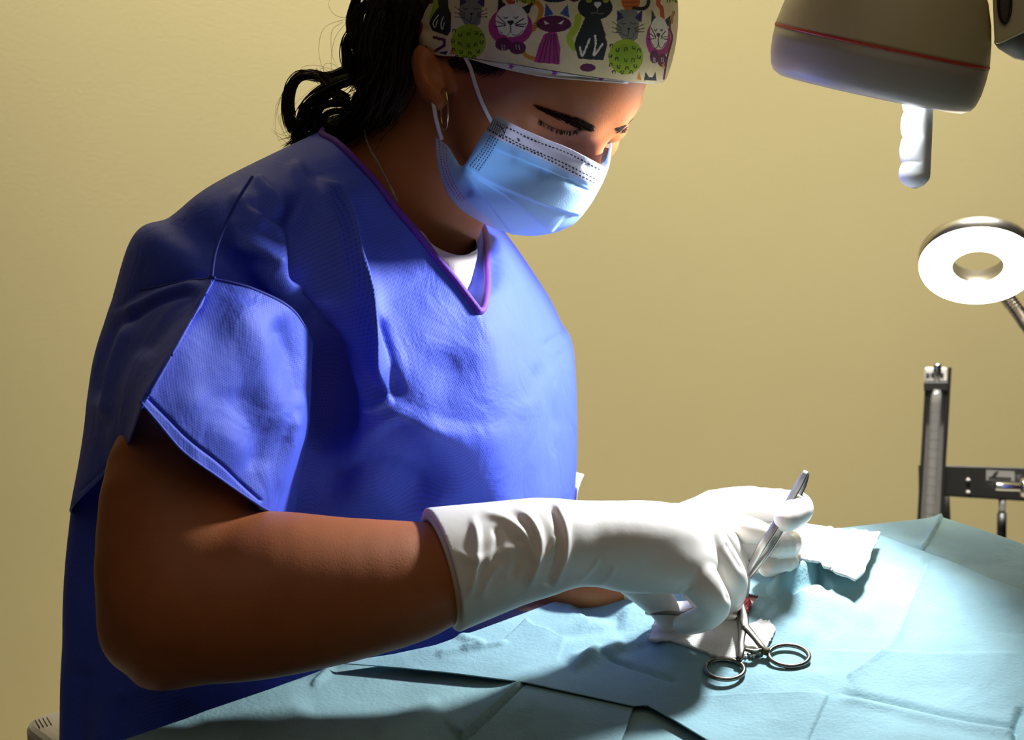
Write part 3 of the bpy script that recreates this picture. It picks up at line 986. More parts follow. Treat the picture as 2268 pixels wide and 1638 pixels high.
# ------------------------------------------------------------------ mask
left = [(1100, 255, 1.362), (1080, 285, 1.364), (1055, 325, 1.368), (1032, 362, 1.376), (1014, 360, 1.384), (992, 325, 1.392), (965, 304, 1.396)]
crest = [(1341, 371, 1.380), (1339, 390, 1.388), (1328, 415, 1.40), (1304, 456, 1.42), (1272, 493, 1.44), (1232, 513, 1.455)]
topc = [(1100, 255, 1.362), (1150, 283, 1.346), (1205, 307, 1.342), (1260, 329, 1.344), (1310, 354, 1.354), (1341, 371, 1.380)]
botc = [(965, 304, 1.396), (968, 350, 1.392), (982, 405, 1.392), (1010, 452, 1.398), (1062, 488, 1.405), (1125, 514, 1.42), (1180, 521, 1.435), (1232, 513, 1.455)]
mc = lambda P: CA(np.array(P, float))
Gn = coons(mc(topc), mc(botc), mc(left), mc(crest), 300, 240)
u = np.linspace(0, 1, 300)[None, :]; v = np.linspace(0, 1, 240)[:, None]
bul = (np.sin(np.pi * np.clip(v, 0, 1)) ** .8) * (np.sin(np.pi * np.clip(u, 0, 1)) ** .8)
Gn[..., 2] -= .013 * bul
farl = [(1353, 313, 1.43), (1345, 345, 1.455), (1325, 380, 1.48), (1290, 430, 1.50), (1240, 470, 1.51), (1190, 490, 1.515)]
Gf = coons(mc([(1341, 371, 1.380), (1351, 345, 1.39), (1353, 313, 1.43)]), mc([(1232, 513, 1.455), (1215, 508, 1.48), (1190, 490, 1.515)]), mc(crest), mc(farl), 60, 240)
G = np.concatenate([Gn, Gf[:, 1:]], 1)
x, y = pix(G)
N_ = grid_normals(G); N_ *= -np.sign(N_[60, 150, 2])
h = ridges(x, y, [([(1030, 364), (1110, 402), (1200, 440), (1290, 472)][::-1], .0022, 46, 's', .06), ([(1058, 384), (1130, 430), (1228, 512)][::-1], .0021, 46, 's', .06),
                  ([(1040, 382), (1085, 440), (1142, 518)][::-1], .0018, 40, 's', .06),
                  ([(1085, 320), (1160, 352), (1240, 385), (1312, 420)][::-1], .0016, 22, 's', .1),
                  ([(1130, 345), (1180, 360), (1215, 395)], -.0014, 14, 'g'), ([(1190, 372), (1255, 390), (1290, 425)], -.0014, 12, 'g'), ([(1250, 395), (1285, 405), (1300, 420)], -.0016, 9, 'g'),
                  ([(1005, 360), (1030, 400), (1040, 440)], -.002, 12, 'g'), ([(1290, 360), (1305, 372), (1325, 378)], -.0012, 8, 'g'),
                  ([(1180, 310), (1240, 338), (1300, 365)], -.0008, 10, 'g')])
ec = np.ones(359)
G = G + N_ * h[..., None]
x, y = pix(G)
pm = Paint(x.ravel(), y.ravel(), '#B2D4F2')
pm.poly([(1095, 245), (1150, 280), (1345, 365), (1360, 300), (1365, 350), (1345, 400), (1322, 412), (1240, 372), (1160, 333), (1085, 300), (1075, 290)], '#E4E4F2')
pm.poly([(955, 300), (990, 320), (1000, 390), (1040, 450), (1100, 500), (1060, 500), (1000, 460), (965, 390)], '#CFD0EC')
pm.poly([(1100, 252), (1075, 290), (1095, 305), (1128, 276)], '#C8CED8')
INK = '#2E3C48'
for P in ([(1122, 282), (1180, 310), (1260, 340), (1329, 376)], [(1112, 299), (1170, 328), (1250, 362), (1320, 397)], [(1084, 288), (1134, 317), (1200, 346), (1314, 403)]):
    pm.line(P, 3.0, INK, True, 8.5)
for k in range(4):
    pm.line([(1088 + 5.5 * k, 300 + 3 * k), (1068 + 5.5 * k, 335 + 3 * k), (1042 + 6.5 * k, 368 + 3 * k)], 2.2, '#47617E', True, 6.5)
for k in range(3):
    pm.line([(974 + 7 * k, 312 + 8 * k), (977 + 7 * k, 350 + 6 * k), (990 + 7 * k, 400), (1018 + 6 * k, 445 - 2 * k)], 1.7, '#6C78B8', True, 6.5)
for i in range(9):
    for j in range(9):
        a, b = 1081 + 4.1 * i + 1.2 * j, 286 - 3.1 * j + 2.6 * i
        if 1078 < a < 1128 and (a - 1100) * .55 + 258 < b < (a - 1080) * .6 + 292:
            pm.ell(a, b, 1.3, 1.3, '#4A545E')
pm.line([(1099, 274), (1112, 283), (1118, 295)], 2.2, INK); pm.line([(1148, 308), (1150, 312)], 4, '#44525E', False)
mask = mk('face_mask', toW(G.reshape(-1, 3)), grid_faces(240, 359), M['mask'], person, col=pm.c)
mask['label'] = 'pleated light blue disposable face mask'
thicken(mask, .0009)


def ribbon(name, P, wpx, thick, material, parent, m=40, side=None):
    """flat band through camera-frame points"""
    S = arc(np.asarray(P, float), m); T = np.gradient(S, axis=0); T /= np.linalg.norm(T, axis=1)[:, None]
    vd = S / np.linalg.norm(S, axis=1)[:, None]
    A = np.cross(T, vd); A /= np.linalg.norm(A, axis=1)[:, None]; Bn = np.cross(A, T)
    hw = wpx * S[:, 2] / F_PX / 2
    hw = hw[:, None]
    V = np.stack([S - A * hw - Bn * thick * .3, S - A * hw * .6 - Bn * thick, S + A * hw * .6 - Bn * thick, S + A * hw - Bn * thick * .3, S + A * hw * .6 + Bn * thick, S - A * hw * .6 + Bn * thick], 1)
    V2, f = V.reshape(-1, 3), [tuple(int(k) for k in q) for q in grid_faces(m, 6, True)]
    f += [tuple(range(5, -1, -1)), tuple(range((m - 1) * 6, m * 6))]
    return mk(name, toW(V2), f, material, parent)


def on_face(P, off):
    P = np.array(P, float); S = arc(P, 14); return face_at(S[:, 0], S[:, 1], off)


L1 = on_face([(1030, 126), (1042, 150), (1054, 190), (1068, 228), (1090, 272)], .0016)
ribbon('ear_loop', L1, 9.5, .0010, M['loop'], mask)
L2 = mc([(956, 212, 1.378), (961, 235, 1.372), (966, 265, 1.374), (978, 308, 1.386)])
ribbon('ear_loop', L2, 9.5, .0010, M['loop'], mask)
# hoop earring, seen nearly edge-on
c0 = C(984, 241, 1.368); a1 = C(992, 285, 1.366) - c0; a1 = C(986, 286, 1.372) - c0
b1 = np.array([.0026, .0002, -.0105]); th = np.linspace(0, 2 * np.pi, 49)[:-1] + .3
hoop = c0 + np.sin(th)[:, None] * a1 + np.cos(th)[:, None] * b1
er = mk('earring', *(lambda v, f: (toW(v), f))(*tube(hoop, .00075, 8, closed=True)), M['gold'], person); er['label'] = 'thin metal hoop earring'
nk = MB()
ch = arc(mc([(806, 286, 1.412), (815, 318, 1.398), (832, 352, 1.392), (858, 400, 1.395), (880, 445, 1.405)]), 60)
for i, (a, b) in enumerate(zip(ch[:-1], ch[1:])):
    d_ = b - a; n_ = np.cross(d_, [0.3, .2, -.9] if i % 2 else [.9, -.3, .2]); n_ /= np.linalg.norm(n_); t_ = d_ / np.linalg.norm(d_)
    q = np.linspace(0, 2 * np.pi, 9)[:-1]
    nk.tube(toW((a + b) / 2 + np.cos(q)[:, None] * t_ * .0013 + np.sin(q)[:, None] * n_ * .0006), .00015, 4, closed=True)
nc = nk.build('necklace', M['silver'], person); nc['label'] = 'thin silver chain at the neck'

# ------------------------------------------------------------------ T-shirt under the gown
rows = [
    [(930, 508, 1.425), (958, 540, 1.405), (990, 558, 1.402), (1022, 565, 1.408), (1045, 558, 1.425), (1056, 540, 1.45), (1020, 470, 1.54), (930, 400, 1.57), (820, 350, 1.55), (780, 360, 1.48), (850, 440, 1.44)],
    [(935, 530, 1.419), (962, 568, 1.398), (992, 590, 1.395), (1022, 596, 1.402), (1044, 588, 1.42), (1056, 562, 1.45), (1030, 490, 1.545), (930, 410, 1.58), (810, 360, 1.555), (765, 370, 1.48), (840, 460, 1.435)],
    [(930, 620, 1.43), (965, 660, 1.415), (990, 690, 1.41), (1012, 700, 1.415), (1030, 680, 1.43), (1040, 620, 1.46), (1040, 560, 1.55), (930, 460, 1.60), (800, 430, 1.57), (760, 450, 1.49), (840, 540, 1.45)]]
G = loft(CA(np.array(rows, float)), 160, 60)
mk('undershirt', toW(G.reshape(-1, 3)), grid_faces(60, 160, True), M['shirt'], person)['label'] = 'white T-shirt neckband showing in the gown opening'
# ------------------------------------------------------------------ gown
net = [
    # V point, cA, c1, c2, c3, c4 (left outline), c5 back, c6 back far, c7 (right outline), c8, cB
    [(1066, 688, 1.388), (1036, 655, 1.386), (905, 497, 1.382), (800, 372, 1.388), (748, 318, 1.405), (714, 291, 1.445), (790, 262, 1.52), (980, 380, 1.57), (1066, 488, 1.53), (1079, 600, 1.445), (1078, 655, 1.405)],
    [(1070, 730, 1.384), (1005, 690, 1.378), (855, 560, 1.368), (720, 420, 1.362), (665, 350, 1.382), (650, 318, 1.43), (740, 320, 1.57), (980, 420, 1.62), (1108, 502, 1.585), (1130, 610, 1.46), (1100, 690, 1.408)],
    [(1075, 850, 1.376), (960, 830, 1.356), (800, 720, 1.342), (640, 590, 1.300), (530, 470, 1.300), (470, 409, 1.37), (600, 450, 1.62), (1000, 560, 1.67), (1192, 622, 1.615), (1180, 740, 1.47), (1130, 810, 1.41)],
    [(1080, 1000, 1.372), (950, 980, 1.346), (800, 930, 1.346), (690, 850, 1.372), (430, 650, 1.295), (284, 548, 1.39), (480, 650, 1.64), (1000, 800, 1.69), (1260, 778, 1.62), (1215, 900, 1.47), (1150, 960, 1.405)],
    [(1090, 1150, 1.390), (950, 1150, 1.390), (800, 1150, 1.394), (670, 1130, 1.392), (400, 1000, 1.372), (200, 900, 1.43), (450, 1000, 1.64), (1000, 1100, 1.69), (1261, 1040, 1.62), (1230, 1120, 1.48), (1160, 1150, 1.42)],
    [(1080, 1320, 1.43), (950, 1340, 1.425), (800, 1350, 1.412), (600, 1330, 1.385), (350, 1250, 1.385), (153, 1180, 1.43), (450, 1250, 1.64), (1000, 1300, 1.69), (1226, 1240, 1.62), (1226, 1290, 1.52), (1160, 1310, 1.46)],
    [(1000, 1520, 1.475), (900, 1540, 1.455), (760, 1560, 1.435), (560, 1560, 1.385), (320, 1540, 1.372), (141, 1450, 1.43), (450, 1500, 1.64), (900, 1500, 1.69), (1180, 1450, 1.64), (1150, 1480, 1.55), (1080, 1500, 1.50)],
    [(960, 1830, 1.49), (860, 1850, 1.465), (740, 1860, 1.445), (540, 1860, 1.40), (300, 1840, 1.38), (128, 1800, 1.43), (420, 1800, 1.64), (860, 1800, 1.69), (1120, 1780, 1.64), (1100, 1800, 1.56), (1040, 1820, 1.52)],
]
mid = [tuple((np.array(a) + np.array(b)) / 2) for a, b in zip(net[2], net[3])]
mid[5] = (380, 478, 1.375); mid[8] = (1232, 700, 1.62)
net.insert(3, mid)
G = loft(CA(np.array(net, float)), 420, 460)
gown_uv = grid_uv(G)
x, y = pix(G)
N_ = grid_normals(G, True); N_ *= -np.sign(N_[220, 40, 2])
folds = [
    ([(652, 420), (668, 540), (676, 720)], -.012, 24, 'g'),
    ([(705, 380), (745, 560), (800, 740), (866, 892)], .010, 34, 'g'),
    ([(712, 660), (722, 820), (728, 1010)], -.020, 46, 'g'),
    ([(866, 892), (800, 740), (745, 560), (705, 380)], .012, 60, 's', .15),
    ([(818, 690), (852, 800), (884, 885)], -.006, 16, 'g'),
    ([(790, 905), (830, 902), (872, 882)], .004, 10, 'g'),
    ([(850, 930), (915, 1040), (960, 1130)], -.010, 60, 'g'),
    ([(700, 1090), (800, 1040), (900, 1090), (960, 1140)], -.006, 30, 'g'),
    ([(540, 448), (600, 470), (655, 490)], -.005, 15, 'g'), ([(510, 540), (580, 556), (640, 592)], .004, 15, 'g'),
    ([(520, 500), (580, 510), (640, 540)], -.003, 12, 'g'), ([(560, 570), (612, 640), (635, 720)], .006, 20, 'g'),
    ([(500, 430), (560, 470), (575, 520)], .004, 20, 'g'), ([(560, 390), (600, 440), (630, 480)], .005, 14, 'g'),
    ([(640, 350), (690, 420), (720, 470)], .004, 18, 'g'),
    ([(1215, 790), (1250, 760), (1275, 745)], .002, 10, 'g'), ([(1200, 770), (1240, 740), (1268, 720)], -.002, 8, 'g'),
    ([(1090, 690), (1120, 800), (1130, 950)], .003, 40, 'g'), ([(1180, 800), (1215, 880), (1240, 960)], -.003, 14, 'g'),
    ([(1000, 760), (985, 900), (1000, 1080)], -.003, 60, 'g'),
    ([(300, 1500), (250, 1560), (230, 1700)], .008, 26, 'g'), ([(190, 1460), (170, 1550), (160, 1700)], -.006, 24, 'g'),
    ([(420, 1540), (360, 1640), (340, 1720)], -.006, 24, 'g'), ([(960, 1440), (1080, 1380), (1180, 1310)], -.004, 18, 'g'),
    ([(880, 1460), (1020, 1410), (1150, 1345)], .003, 14, 'g'),
]
h = ridges(x, y, folds)
h += .0010 * np.sin(x * .023 + 2.1 * np.sin(y * .011)) * np.sin(y * .017 + x * .006)
wgt = np.clip(-N_[..., 2] * 2.0, 0, 1)
G = G + N_ * (h * wgt)[..., None]
Gw = toW(G.reshape(-1, 3)); Gw[:, 2] = np.maximum(Gw[:, 2], .664)
gown = mk('surgical_gown', Gw, grid_faces(460, 420, True), M['gown'], person, uv=gown_uv)
gown['label'] = 'royal blue nonwoven gown with V neck'
thicken(gown, .0008, -1)
neck = G[0]
# binding: lies along the neckline
nb = crs(neck[::3], 420, True)
tr = MB(); V, f = tube(toW(nb + (np.array([0, 0, -.0008]))), .0024, 8, closed=True); tr.add(V, f)
trim = tr.build('neck_binding', M['trim'], gown); trim['label'] = 'purple binding along the V neckline'
st = MB()
cen_n = nb.mean(0)

# sleeve: A ridge, B front mid, C front right edge, D inner, E back, F left outline, G outer mid
snet = [
    [(470, 616, 1.262), (472, 618, 1.262), (560, 640, 1.272), (650, 690, 1.298), (690, 765, 1.338), (640, 770, 1.42), (430, 720, 1.45), (258, 658, 1.41), (330, 640, 1.32), (462, 617, 1.264)],
    [(398, 750, 1.225), (402, 752, 1.225), (500, 770, 1.244), (610, 800, 1.282), (684, 870, 1.325), (640, 900, 1.43), (400, 850, 1.46), (212, 800, 1.41), (290, 775, 1.31), (392, 750, 1.227)],
    [(345, 845, 1.206), (349, 846, 1.206), (450, 890, 1.228), (580, 940, 1.268), (668, 965, 1.312), (640, 1000, 1.43), (400, 950, 1.46), (192, 960, 1.41), (270, 890, 1.30), (340, 846, 1.208)],
    [(316, 893, 1.198), (320, 898, 1.198), (408, 1000, 1.216), (510, 1075, 1.245), (598, 1130, 1.28), (640, 1120, 1.42), (400, 1060, 1.46), (161, 1134, 1.41), (268, 1010, 1.30), (310, 908, 1.202)]]
S = loft(CA(np.array(snet, float)), 420, 260)
slv_uv = grid_uv(S)
x, y = pix(S)
N_ = grid_normals(S, True); N_ *= -np.sign(N_[130, 60, 2])
sf = [([(458, 628), (360, 655), (262, 700)], .004, 10, 'g'), ([(440, 640), (340, 672), (255, 730)], -.004, 10, 'g'), ([(455, 640), (380, 720), (300, 800)], -.003, 18, 'g'),
      ([(300, 700), (260, 800), (235, 950)], .005, 18, 'g'), ([(262, 690), (228, 800), (215, 900)], -.005, 16, 'g'), ([(340, 760), (290, 860), (250, 1000)], .003, 18, 'g'),
      ([(500, 640), (560, 760), (600, 900), (640, 980)], .005, 40, 'g'), ([(470, 700), (460, 820), (440, 960)], -.0015, 40, 'g'), ([(600, 700), (640, 790), (668, 900)], -.003, 24, 'g'),
      ([(655, 905), (640, 1000), (615, 1100)], .004, 14, 'g'), ([(520, 850), (560, 960), (570, 1050)], -.002, 30, 'g'), ([(400, 860), (480, 950), (560, 1030)], .002, 40, 'g'),
      ([(320, 872), (405, 960), (500, 1040), (580, 1112)], -.0014, 4, 'g', .02), ([(300, 960), (240, 1030), (175, 1090)], -.0012, 4, 'g', .02)]
h = ridges(x, y, sf) + .0008 * np.sin(x * .03 + y * .012) * np.sin(y * .02)
S = S + N_ * (h * np.clip(-N_[..., 2] * 2, 0, 1))[..., None]
slv = mk('sleeve', toW(S.reshape(-1, 3)), grid_faces(260, 420, True), M['gown'], gown, uv=slv_uv)
thicken(slv, .0008, -1)
sm = MB().tube(toW(S[0][:] + [0, 0, -.0006]), .0011, 6, closed=True)
sm.tube(toW(arc(mc([(470, 616, 1.262), (478, 560, 1.274), (500, 500, 1.285), (530, 440, 1.288), (560, 392, 1.30)]), 30) + [0, 0, -.003]), .0010, 6)
sm.build('seam', M['seam'], gown)['label'] = 'stitched shoulder seam'
hm = MB().tube(toW(S[-1] + [0, 0, -.0004]), .0009, 6, closed=True)
hm.build('sleeve_hem', M['gown'], gown)
# inside of the far front panel, seen through the neck opening
Fc = coons(mc([(1030, 668, 1.400), (1050, 684, 1.396), (1066, 684, 1.394)]), mc([(1048, 520, 1.50), (1058, 505, 1.51), (1066, 492, 1.525)]), mc([(1030, 668, 1.400), (1032, 640, 1.425), (1052, 560, 1.475), (1048, 520, 1.50)]),
           mc([(1066, 684, 1.394), (1077, 655, 1.410), (1079, 600, 1.449), (1066, 492, 1.525)]), 20, 40)
thicken(mk('neck_facing', toW(Fc.reshape(-1, 3)), grid_faces(40, 20), M['gown'], gown, uv=grid_uv(Fc)), .0006)
# white tie end at the far side
T_ = coons(mc([(1270, 1045, 1.625), (1293, 1051, 1.62)]), mc([(1266, 1110, 1.62), (1276, 1112, 1.615)]), mc([(1270, 1045, 1.625), (1268, 1080, 1.61), (1266, 1110, 1.62)]), mc([(1293, 1051, 1.62), (1281, 1080, 1.605), (1276, 1112, 1.615)]), 8, 16)
thicken(mk('tie_end', toW(T_.reshape(-1, 3)), grid_faces(16, 8), M['gauze'], gown), .001)['label'] = 'white tie end at the far side of the gown'

# ------------------------------------------------------------------ gloves
NEAR = {
    'palm': [(1225, 1205, 1.313, 91), (1300, 1203, 1.322, 90), (1400, 1206, 1.332, 93), (1480, 1205, 1.342, 88)],
    'meta1': [(1400, 1172, 1.345, 58), (1500, 1166, 1.365, 50), (1556, 1160, 1.376, 42)],
    'meta2': [(1400, 1192, 1.335, 68), (1500, 1188, 1.345, 60), (1562, 1194, 1.352, 48)],
    'meta3': [(1400, 1212, 1.330, 74), (1490, 1222, 1.335, 62), (1540, 1245, 1.335, 50)],
    'meta4': [(1380, 1238, 1.332, 68), (1460, 1250, 1.328, 60), (1520, 1262, 1.328, 48)],
    'index': [(1556, 1160, 1.376, 42), (1600, 1204, 1.390, 36), (1630, 1258, 1.398, 30), (1632, 1320, 1.402, 24), (1620, 1368, 1.404, 15)],
    'middle': [(1562, 1198, 1.350, 46), (1600, 1254, 1.350, 41), (1618, 1292, 1.354, 37), (1612, 1340, 1.375, 29), (1602, 1388, 1.392, 17)],
    'ring': [(1530, 1258, 1.330, 46), (1562, 1302, 1.326, 40), (1583, 1338, 1.328, 34), (1570, 1360, 1.336, 30), (1544, 1374, 1.346, 27), (1512, 1383, 1.358, 22)],
    'pinky': [(1520, 1290, 1.36, 24), (1560, 1340, 1.378, 22), (1582, 1386, 1.388, 19), (1545, 1406, 1.392, 16)],
    'thumb': [(1385, 1262, 1.352, 44), (1438, 1312, 1.364, 37), (1474, 1352, 1.370, 30), (1481, 1402, 1.374, 17)],
}
FAR = {
    'palm': [(1478, 1216, 1.445, 54), (1540, 1172, 1.448, 56), (1600, 1160, 1.450, 58)],
    'palm2': [(1500, 1210, 1.450, 54), (1590, 1205, 1.466, 58), (1645, 1220, 1.472, 44)],
    'index': [(1590, 1140, 1.448, 58), (1660, 1120, 1.440, 41), (1752, 1122, 1.418, 36), (1764, 1128, 1.402, 35), (1750, 1143, 1.393, 30), (1738, 1152, 1.389, 24)],
    'middle': [(1640, 1160, 1.455, 40), (1740, 1196, 1.440, 28), (1749, 1204, 1.418, 26), (1714, 1210, 1.402, 24)],
    'ring': [(1640, 1195, 1.458, 38), (1730, 1238, 1.444, 27), (1741, 1246, 1.422, 26), (1700, 1254, 1.405, 23)],
    'pinky': [(1640, 1225, 1.460, 34), (1712, 1266, 1.450, 21), (1675, 1273, 1.43, 17)],
    'thumb': [(1510, 1165, 1.445, 48), (1570, 1158, 1.418, 42), (1620, 1168, 1.402, 32), (1655, 1173, 1.397, 29), (1690, 1180, 1.394, 23)],
}
FAR_BACK = [(1480, 1190, 1.445, 50), (1570, 1150, 1.452, 46), (1660, 1118, 1.44, 40)]


def near_glove(p):
    d = chain(p, NEAR['palm'], .004)
    for k in ('meta1', 'meta2', 'meta3', 'meta4'):
        d = smin(d, chain(p, NEAR[k], .003), .006)
    for k in ('index', 'middle', 'ring', 'pinky', 'thumb'):
        d = smin(d, chain(p, NEAR[k], .0018), .0010 if k != 'thumb' else .003)
    return d


def far_glove(p):
    d = chain(p, FAR['palm'], .005)
    d = smin(d, chain(p, FAR['palm2'], .005), .006)
    d = smin(d, chain(p, FAR_BACK, .004), .008)
    for k in ('index', 'middle', 'ring', 'pinky', 'thumb'):
        d = smin(d, chain(p, FAR[k], .0018), 0.0005 if k not in ('thumb', 'index') else .003)
    d = smin(d, chain(p, [(1330, 1289, 1.425, 61), (1400, 1276, 1.427, 56), (1480, 1214, 1.445, 54)], .01), .012)
    return d


def clip(f, o, n):
    n = np.asarray(n, np.float32); n = n / np.linalg.norm(n); o = np.asarray(o, np.float32)
    return lambda p: np.maximum(f(p), (o - p) @ n)


wr = [([(1030, 1330), (1048, 1280), (1056, 1200), (1044, 1134)], .0022, 9, 'g'), ([(1062, 1136), (1120, 1150), (1165, 1190), (1190, 1260)], .0020, 9, 'g'),
      ([(1135, 1122), (1180, 1160), (1195, 1220), (1165, 1312)], .0030, 10, 'g'), ([(1000, 1215), (1060, 1240), (1120, 1215), (1180, 1212)], .0014, 12, 'g'),
      ([(1110, 1240), (1080, 1280), (1060, 1330)], .0012, 10, 'g'), ([(1228, 1110), (1252, 1170), (1250, 1235), (1226, 1298)], .0022, 9, 'g', .1),
      ([(1216, 1112), (1236, 1170), (1234, 1235), (1212, 1298)], -.0016, 8, 'g', .02), ([(1200, 1240), (1222, 1215), (1235, 1180)], .0012, 7, 'g'),
      ([(1095, 1160), (1105, 1200), (1090, 1250)], -.0016, 9, 'g'), ([(1150, 1180), (1150, 1230), (1130, 1290)], -.0014, 10, 'g'),
      ([(1280, 1290), (1310, 1260), (1330, 1230)], .0008, 6, 'g'), ([(1320, 1300), (1350, 1275), (1365, 1245)], .0007, 6, 'g'),
      ([(1490, 1322), (1510, 1305), (1530, 1296)], .0006, 4, 'g'), ([(1505, 1330), (1525, 1312), (1545, 1302)], .0006, 4, 'g'),
      ([(1592, 1248), (1602, 1292), (1616, 1338)], -.0010, 5, 'g'), ([(1604, 1196), (1630, 1240), (1648, 1268)], -.0010, 5, 'g')]
cuffN = chain
rimN = C(978, 1262, 1.294)
axN = C(1243, 1204, 1.315) - C(978, 1262, 1.292); axN = C(1100, 1228, 1.303) - C(978, 1262, 1.294)


def near_all(p):
    d = near_glove(p)
    c = chain(p, [(900, 1285, 1.288, 142), (978, 1262, 1.294, 122), (1060, 1242, 1.300, 110), (1150, 1220, 1.307, 98), (1243, 1204, 1.315, 91)], .01)
    return smin(d, c, .004)


def make_glove(name, f, lo, hi, hgt, folds, plane_o, plane_n, label):
    V, Q = surfnet(clip(f, plane_o, plane_n), lo, hi, hgt)
    V = smooth_verts(V, Q, 1)
    if folds:
        N = vnormals(V, Q)
        x, y = pix(V)
        hh = ridges(x, y, folds)
        s = 1.0 if (N[:, 2] * 1 @ (V[:, 2] - V[:, 2].mean())) > 0 else -1.0
        N = N * s
        V = V + N * (hh * np.clip(-N[:, 2] * 2 + .3, 0, 1))[:, None]
    o = mk(name, toW(V), Q, M['glove'], person, flip=True)
    o['label'] = label
    return o


g1 = make_glove('glove', near_all, *bb(930, 1080, 1690, 1450, 1.24, 1.45), .0011, wr, rimN, axN, 'latex glove on the near hand with long rolled cuff')
rr = 119 * 1.294 / F_PX
n_ = axN / np.linalg.norm(axN); e1 = np.array([0, 0, -1.0]); e1 -= n_ * (e1 @ n_); e1 /= np.linalg.norm(e1); e2 = np.cross(n_, e1)
th = np.linspace(0, 2 * np.pi, 97)[:-1]
rim = rimN + (np.cos(th)[:, None] * e1 + np.sin(th)[:, None] * e2) * (rr * 1.01)
mk('cuff_rim', *(lambda v, f: (toW(v), f))(*tube(rim, .0021, 10, closed=True)), M['glove_rim'], g1)
FO = C(1358, 1287, 1.425); FN = C(1410, 1262, 1.43) - FO
g2 = make_glove('glove', far_glove, *bb(1320, 1060, 1850, 1370, 1.36, 1.52), .0010, None, FO, FN, 'latex glove on the far hand holding tweezers')

n_ = FN / np.linalg.norm(FN); e1 = np.array([0, 0, -1.0]); e1 -= n_ * (e1 @ n_); e1 /= np.linalg.norm(e1); e2 = np.cross(n_, e1)
rim = FO + np.array([0, 0, 0]) + (np.cos(th)[:, None] * e1 + np.sin(th)[:, None] * e2) * (60 * 1.425 / F_PX)
mk('cuff_rim', *(lambda v, f: (toW(v), f))(*tube(rim, .0018, 10, closed=True)), M['glove_rim'], g2)
# ------------------------------------------------------------------ drapes over the table
MC = plane(1630, 1345)


def mound(w):
    dx, dy = w[..., 0] - MC[0], w[..., 1] - MC[1]
    return .021 * np.exp(-(dx / .105) ** 2 - (dy / .085) ** 2)


def wob(w):
    x, y = w[..., 0], w[..., 1]
    return .0012 * np.sin(38 * x + 21 * y + 2 * np.sin(17 * y)) + .0009 * np.sin(61 * y - 33 * x + 1.5 * np.sin(23 * x))


def sheet_grid(b, t, l, r, nu, nv, folds, lift, lin=True):
    px = lambda P: np.c_[np.array(P, float), np.zeros(len(P))]
    g = coons(px(b), px(t), px(l), px(r), nu, nv, lin)[..., :2]
    z = np.full(g.shape[:2], TABLE_Z + lift)
    for _ in range(10):                                   # the drawn outline lies on the raised surface
        down = sp + cp * (g[..., 1] - CY) / F_PX
        d = (CAM_Z - z) / down
        w = toW(np.stack([(g[..., 0] - CX) / F_PX * d, (g[..., 1] - CY) / F_PX * d, d], -1))
        z = TABLE_Z + lift + mound(w) + wob(w)
    w[..., 2] = z + ridges(g[..., 0], g[..., 1], folds)
    return g, w


main_folds = [
    ([(1833, 1536), (1800, 1610), (1750, 1720)], .0016, 20, 's', .05), ([(1850, 1533), (1980, 1560), (2120, 1592), (2268, 1616)], -.0040, 9, 'g', .1),
    ([(1850, 1540), (1980, 1572), (2120, 1604), (2268, 1628)], .0030, 12, 'g', .1), ([(1872, 1505), (1925, 1470), (1978, 1424), (2020, 1330), (2056, 1250)], .0030, 22, 's', .05),
    ([(2268, 1560), (2250, 1610), (2255, 1660)], -.004, 10, 'g'), ([(1800, 1443), (2000, 1452), (2268, 1450)], .0014, 26, 's', .1),
    ([(1162, 1374), (1180, 1392), (1215, 1402), (1255, 1416)], .0028, 30, 's', .05), ([(1268, 1345), (1290, 1362), (1310, 1380)], .0018, 16, 's'),
    ([(1313, 1446), (1400, 1476), (1503, 1510)], -.0030, 6, 'g', .1), ([(1330, 1430), (1290, 1470), (1265, 1492)], .0026, 8, 'g'),
    ([(1000, 1395), (1040, 1420), (1080, 1432)], .0020, 10, 'g'), ([(1015, 1442), (1075, 1433), (1130, 1424)], .0022, 6, 'g'), ([(960, 1452), (1020, 1440), (1075, 1424)], .0018, 8, 'g'),
    ([(1390, 1420), (1330, 1450), (1250, 1470)], .0035, 14, 'g'), ([(1480, 1412), (1400, 1440), (1350, 1440)], -.002, 12, 'g'),
    ([(1700, 1320), (1745, 1290), (1800, 1262), (1835, 1235)], .010, 14, 'g'), ([(1740, 1310), (1790, 1288), (1830, 1280)], -.006, 10, 'g'), ([(1800, 1250), (1820, 1285), (1842, 1312)], -.006, 7, 'g'),
    ([(1700, 1350), (1745, 1390), (1800, 1430)], .0020, 24, 'g'), ([(1720, 1330), (1790, 1360), (1860, 1420)], -.0020, 24, 'g'), ([(1760, 1300), (1850, 1330), (1950, 1390)], .002, 24, 'g'),
    ([(2056, 1250), (2150, 1300), (2268, 1350)], .0018, 18, 'g'), ([(1945, 1210), (2000, 1240), (2060, 1250)], .002, 14, 'g'), ([(1430, 1560), (1600, 1545), (1830, 1536)], .0016, 18, 's'),
    ([(1640, 1515), (1740, 1490), (1860, 1505)], .001, 16, 'g'), ([(1260, 1336), (1330, 1352), (1390, 1372)], -.004, 20, 'g'), ([(1400, 1385), (1300, 1400), (1200, 1410)], -.002, 14, 'g'),
]
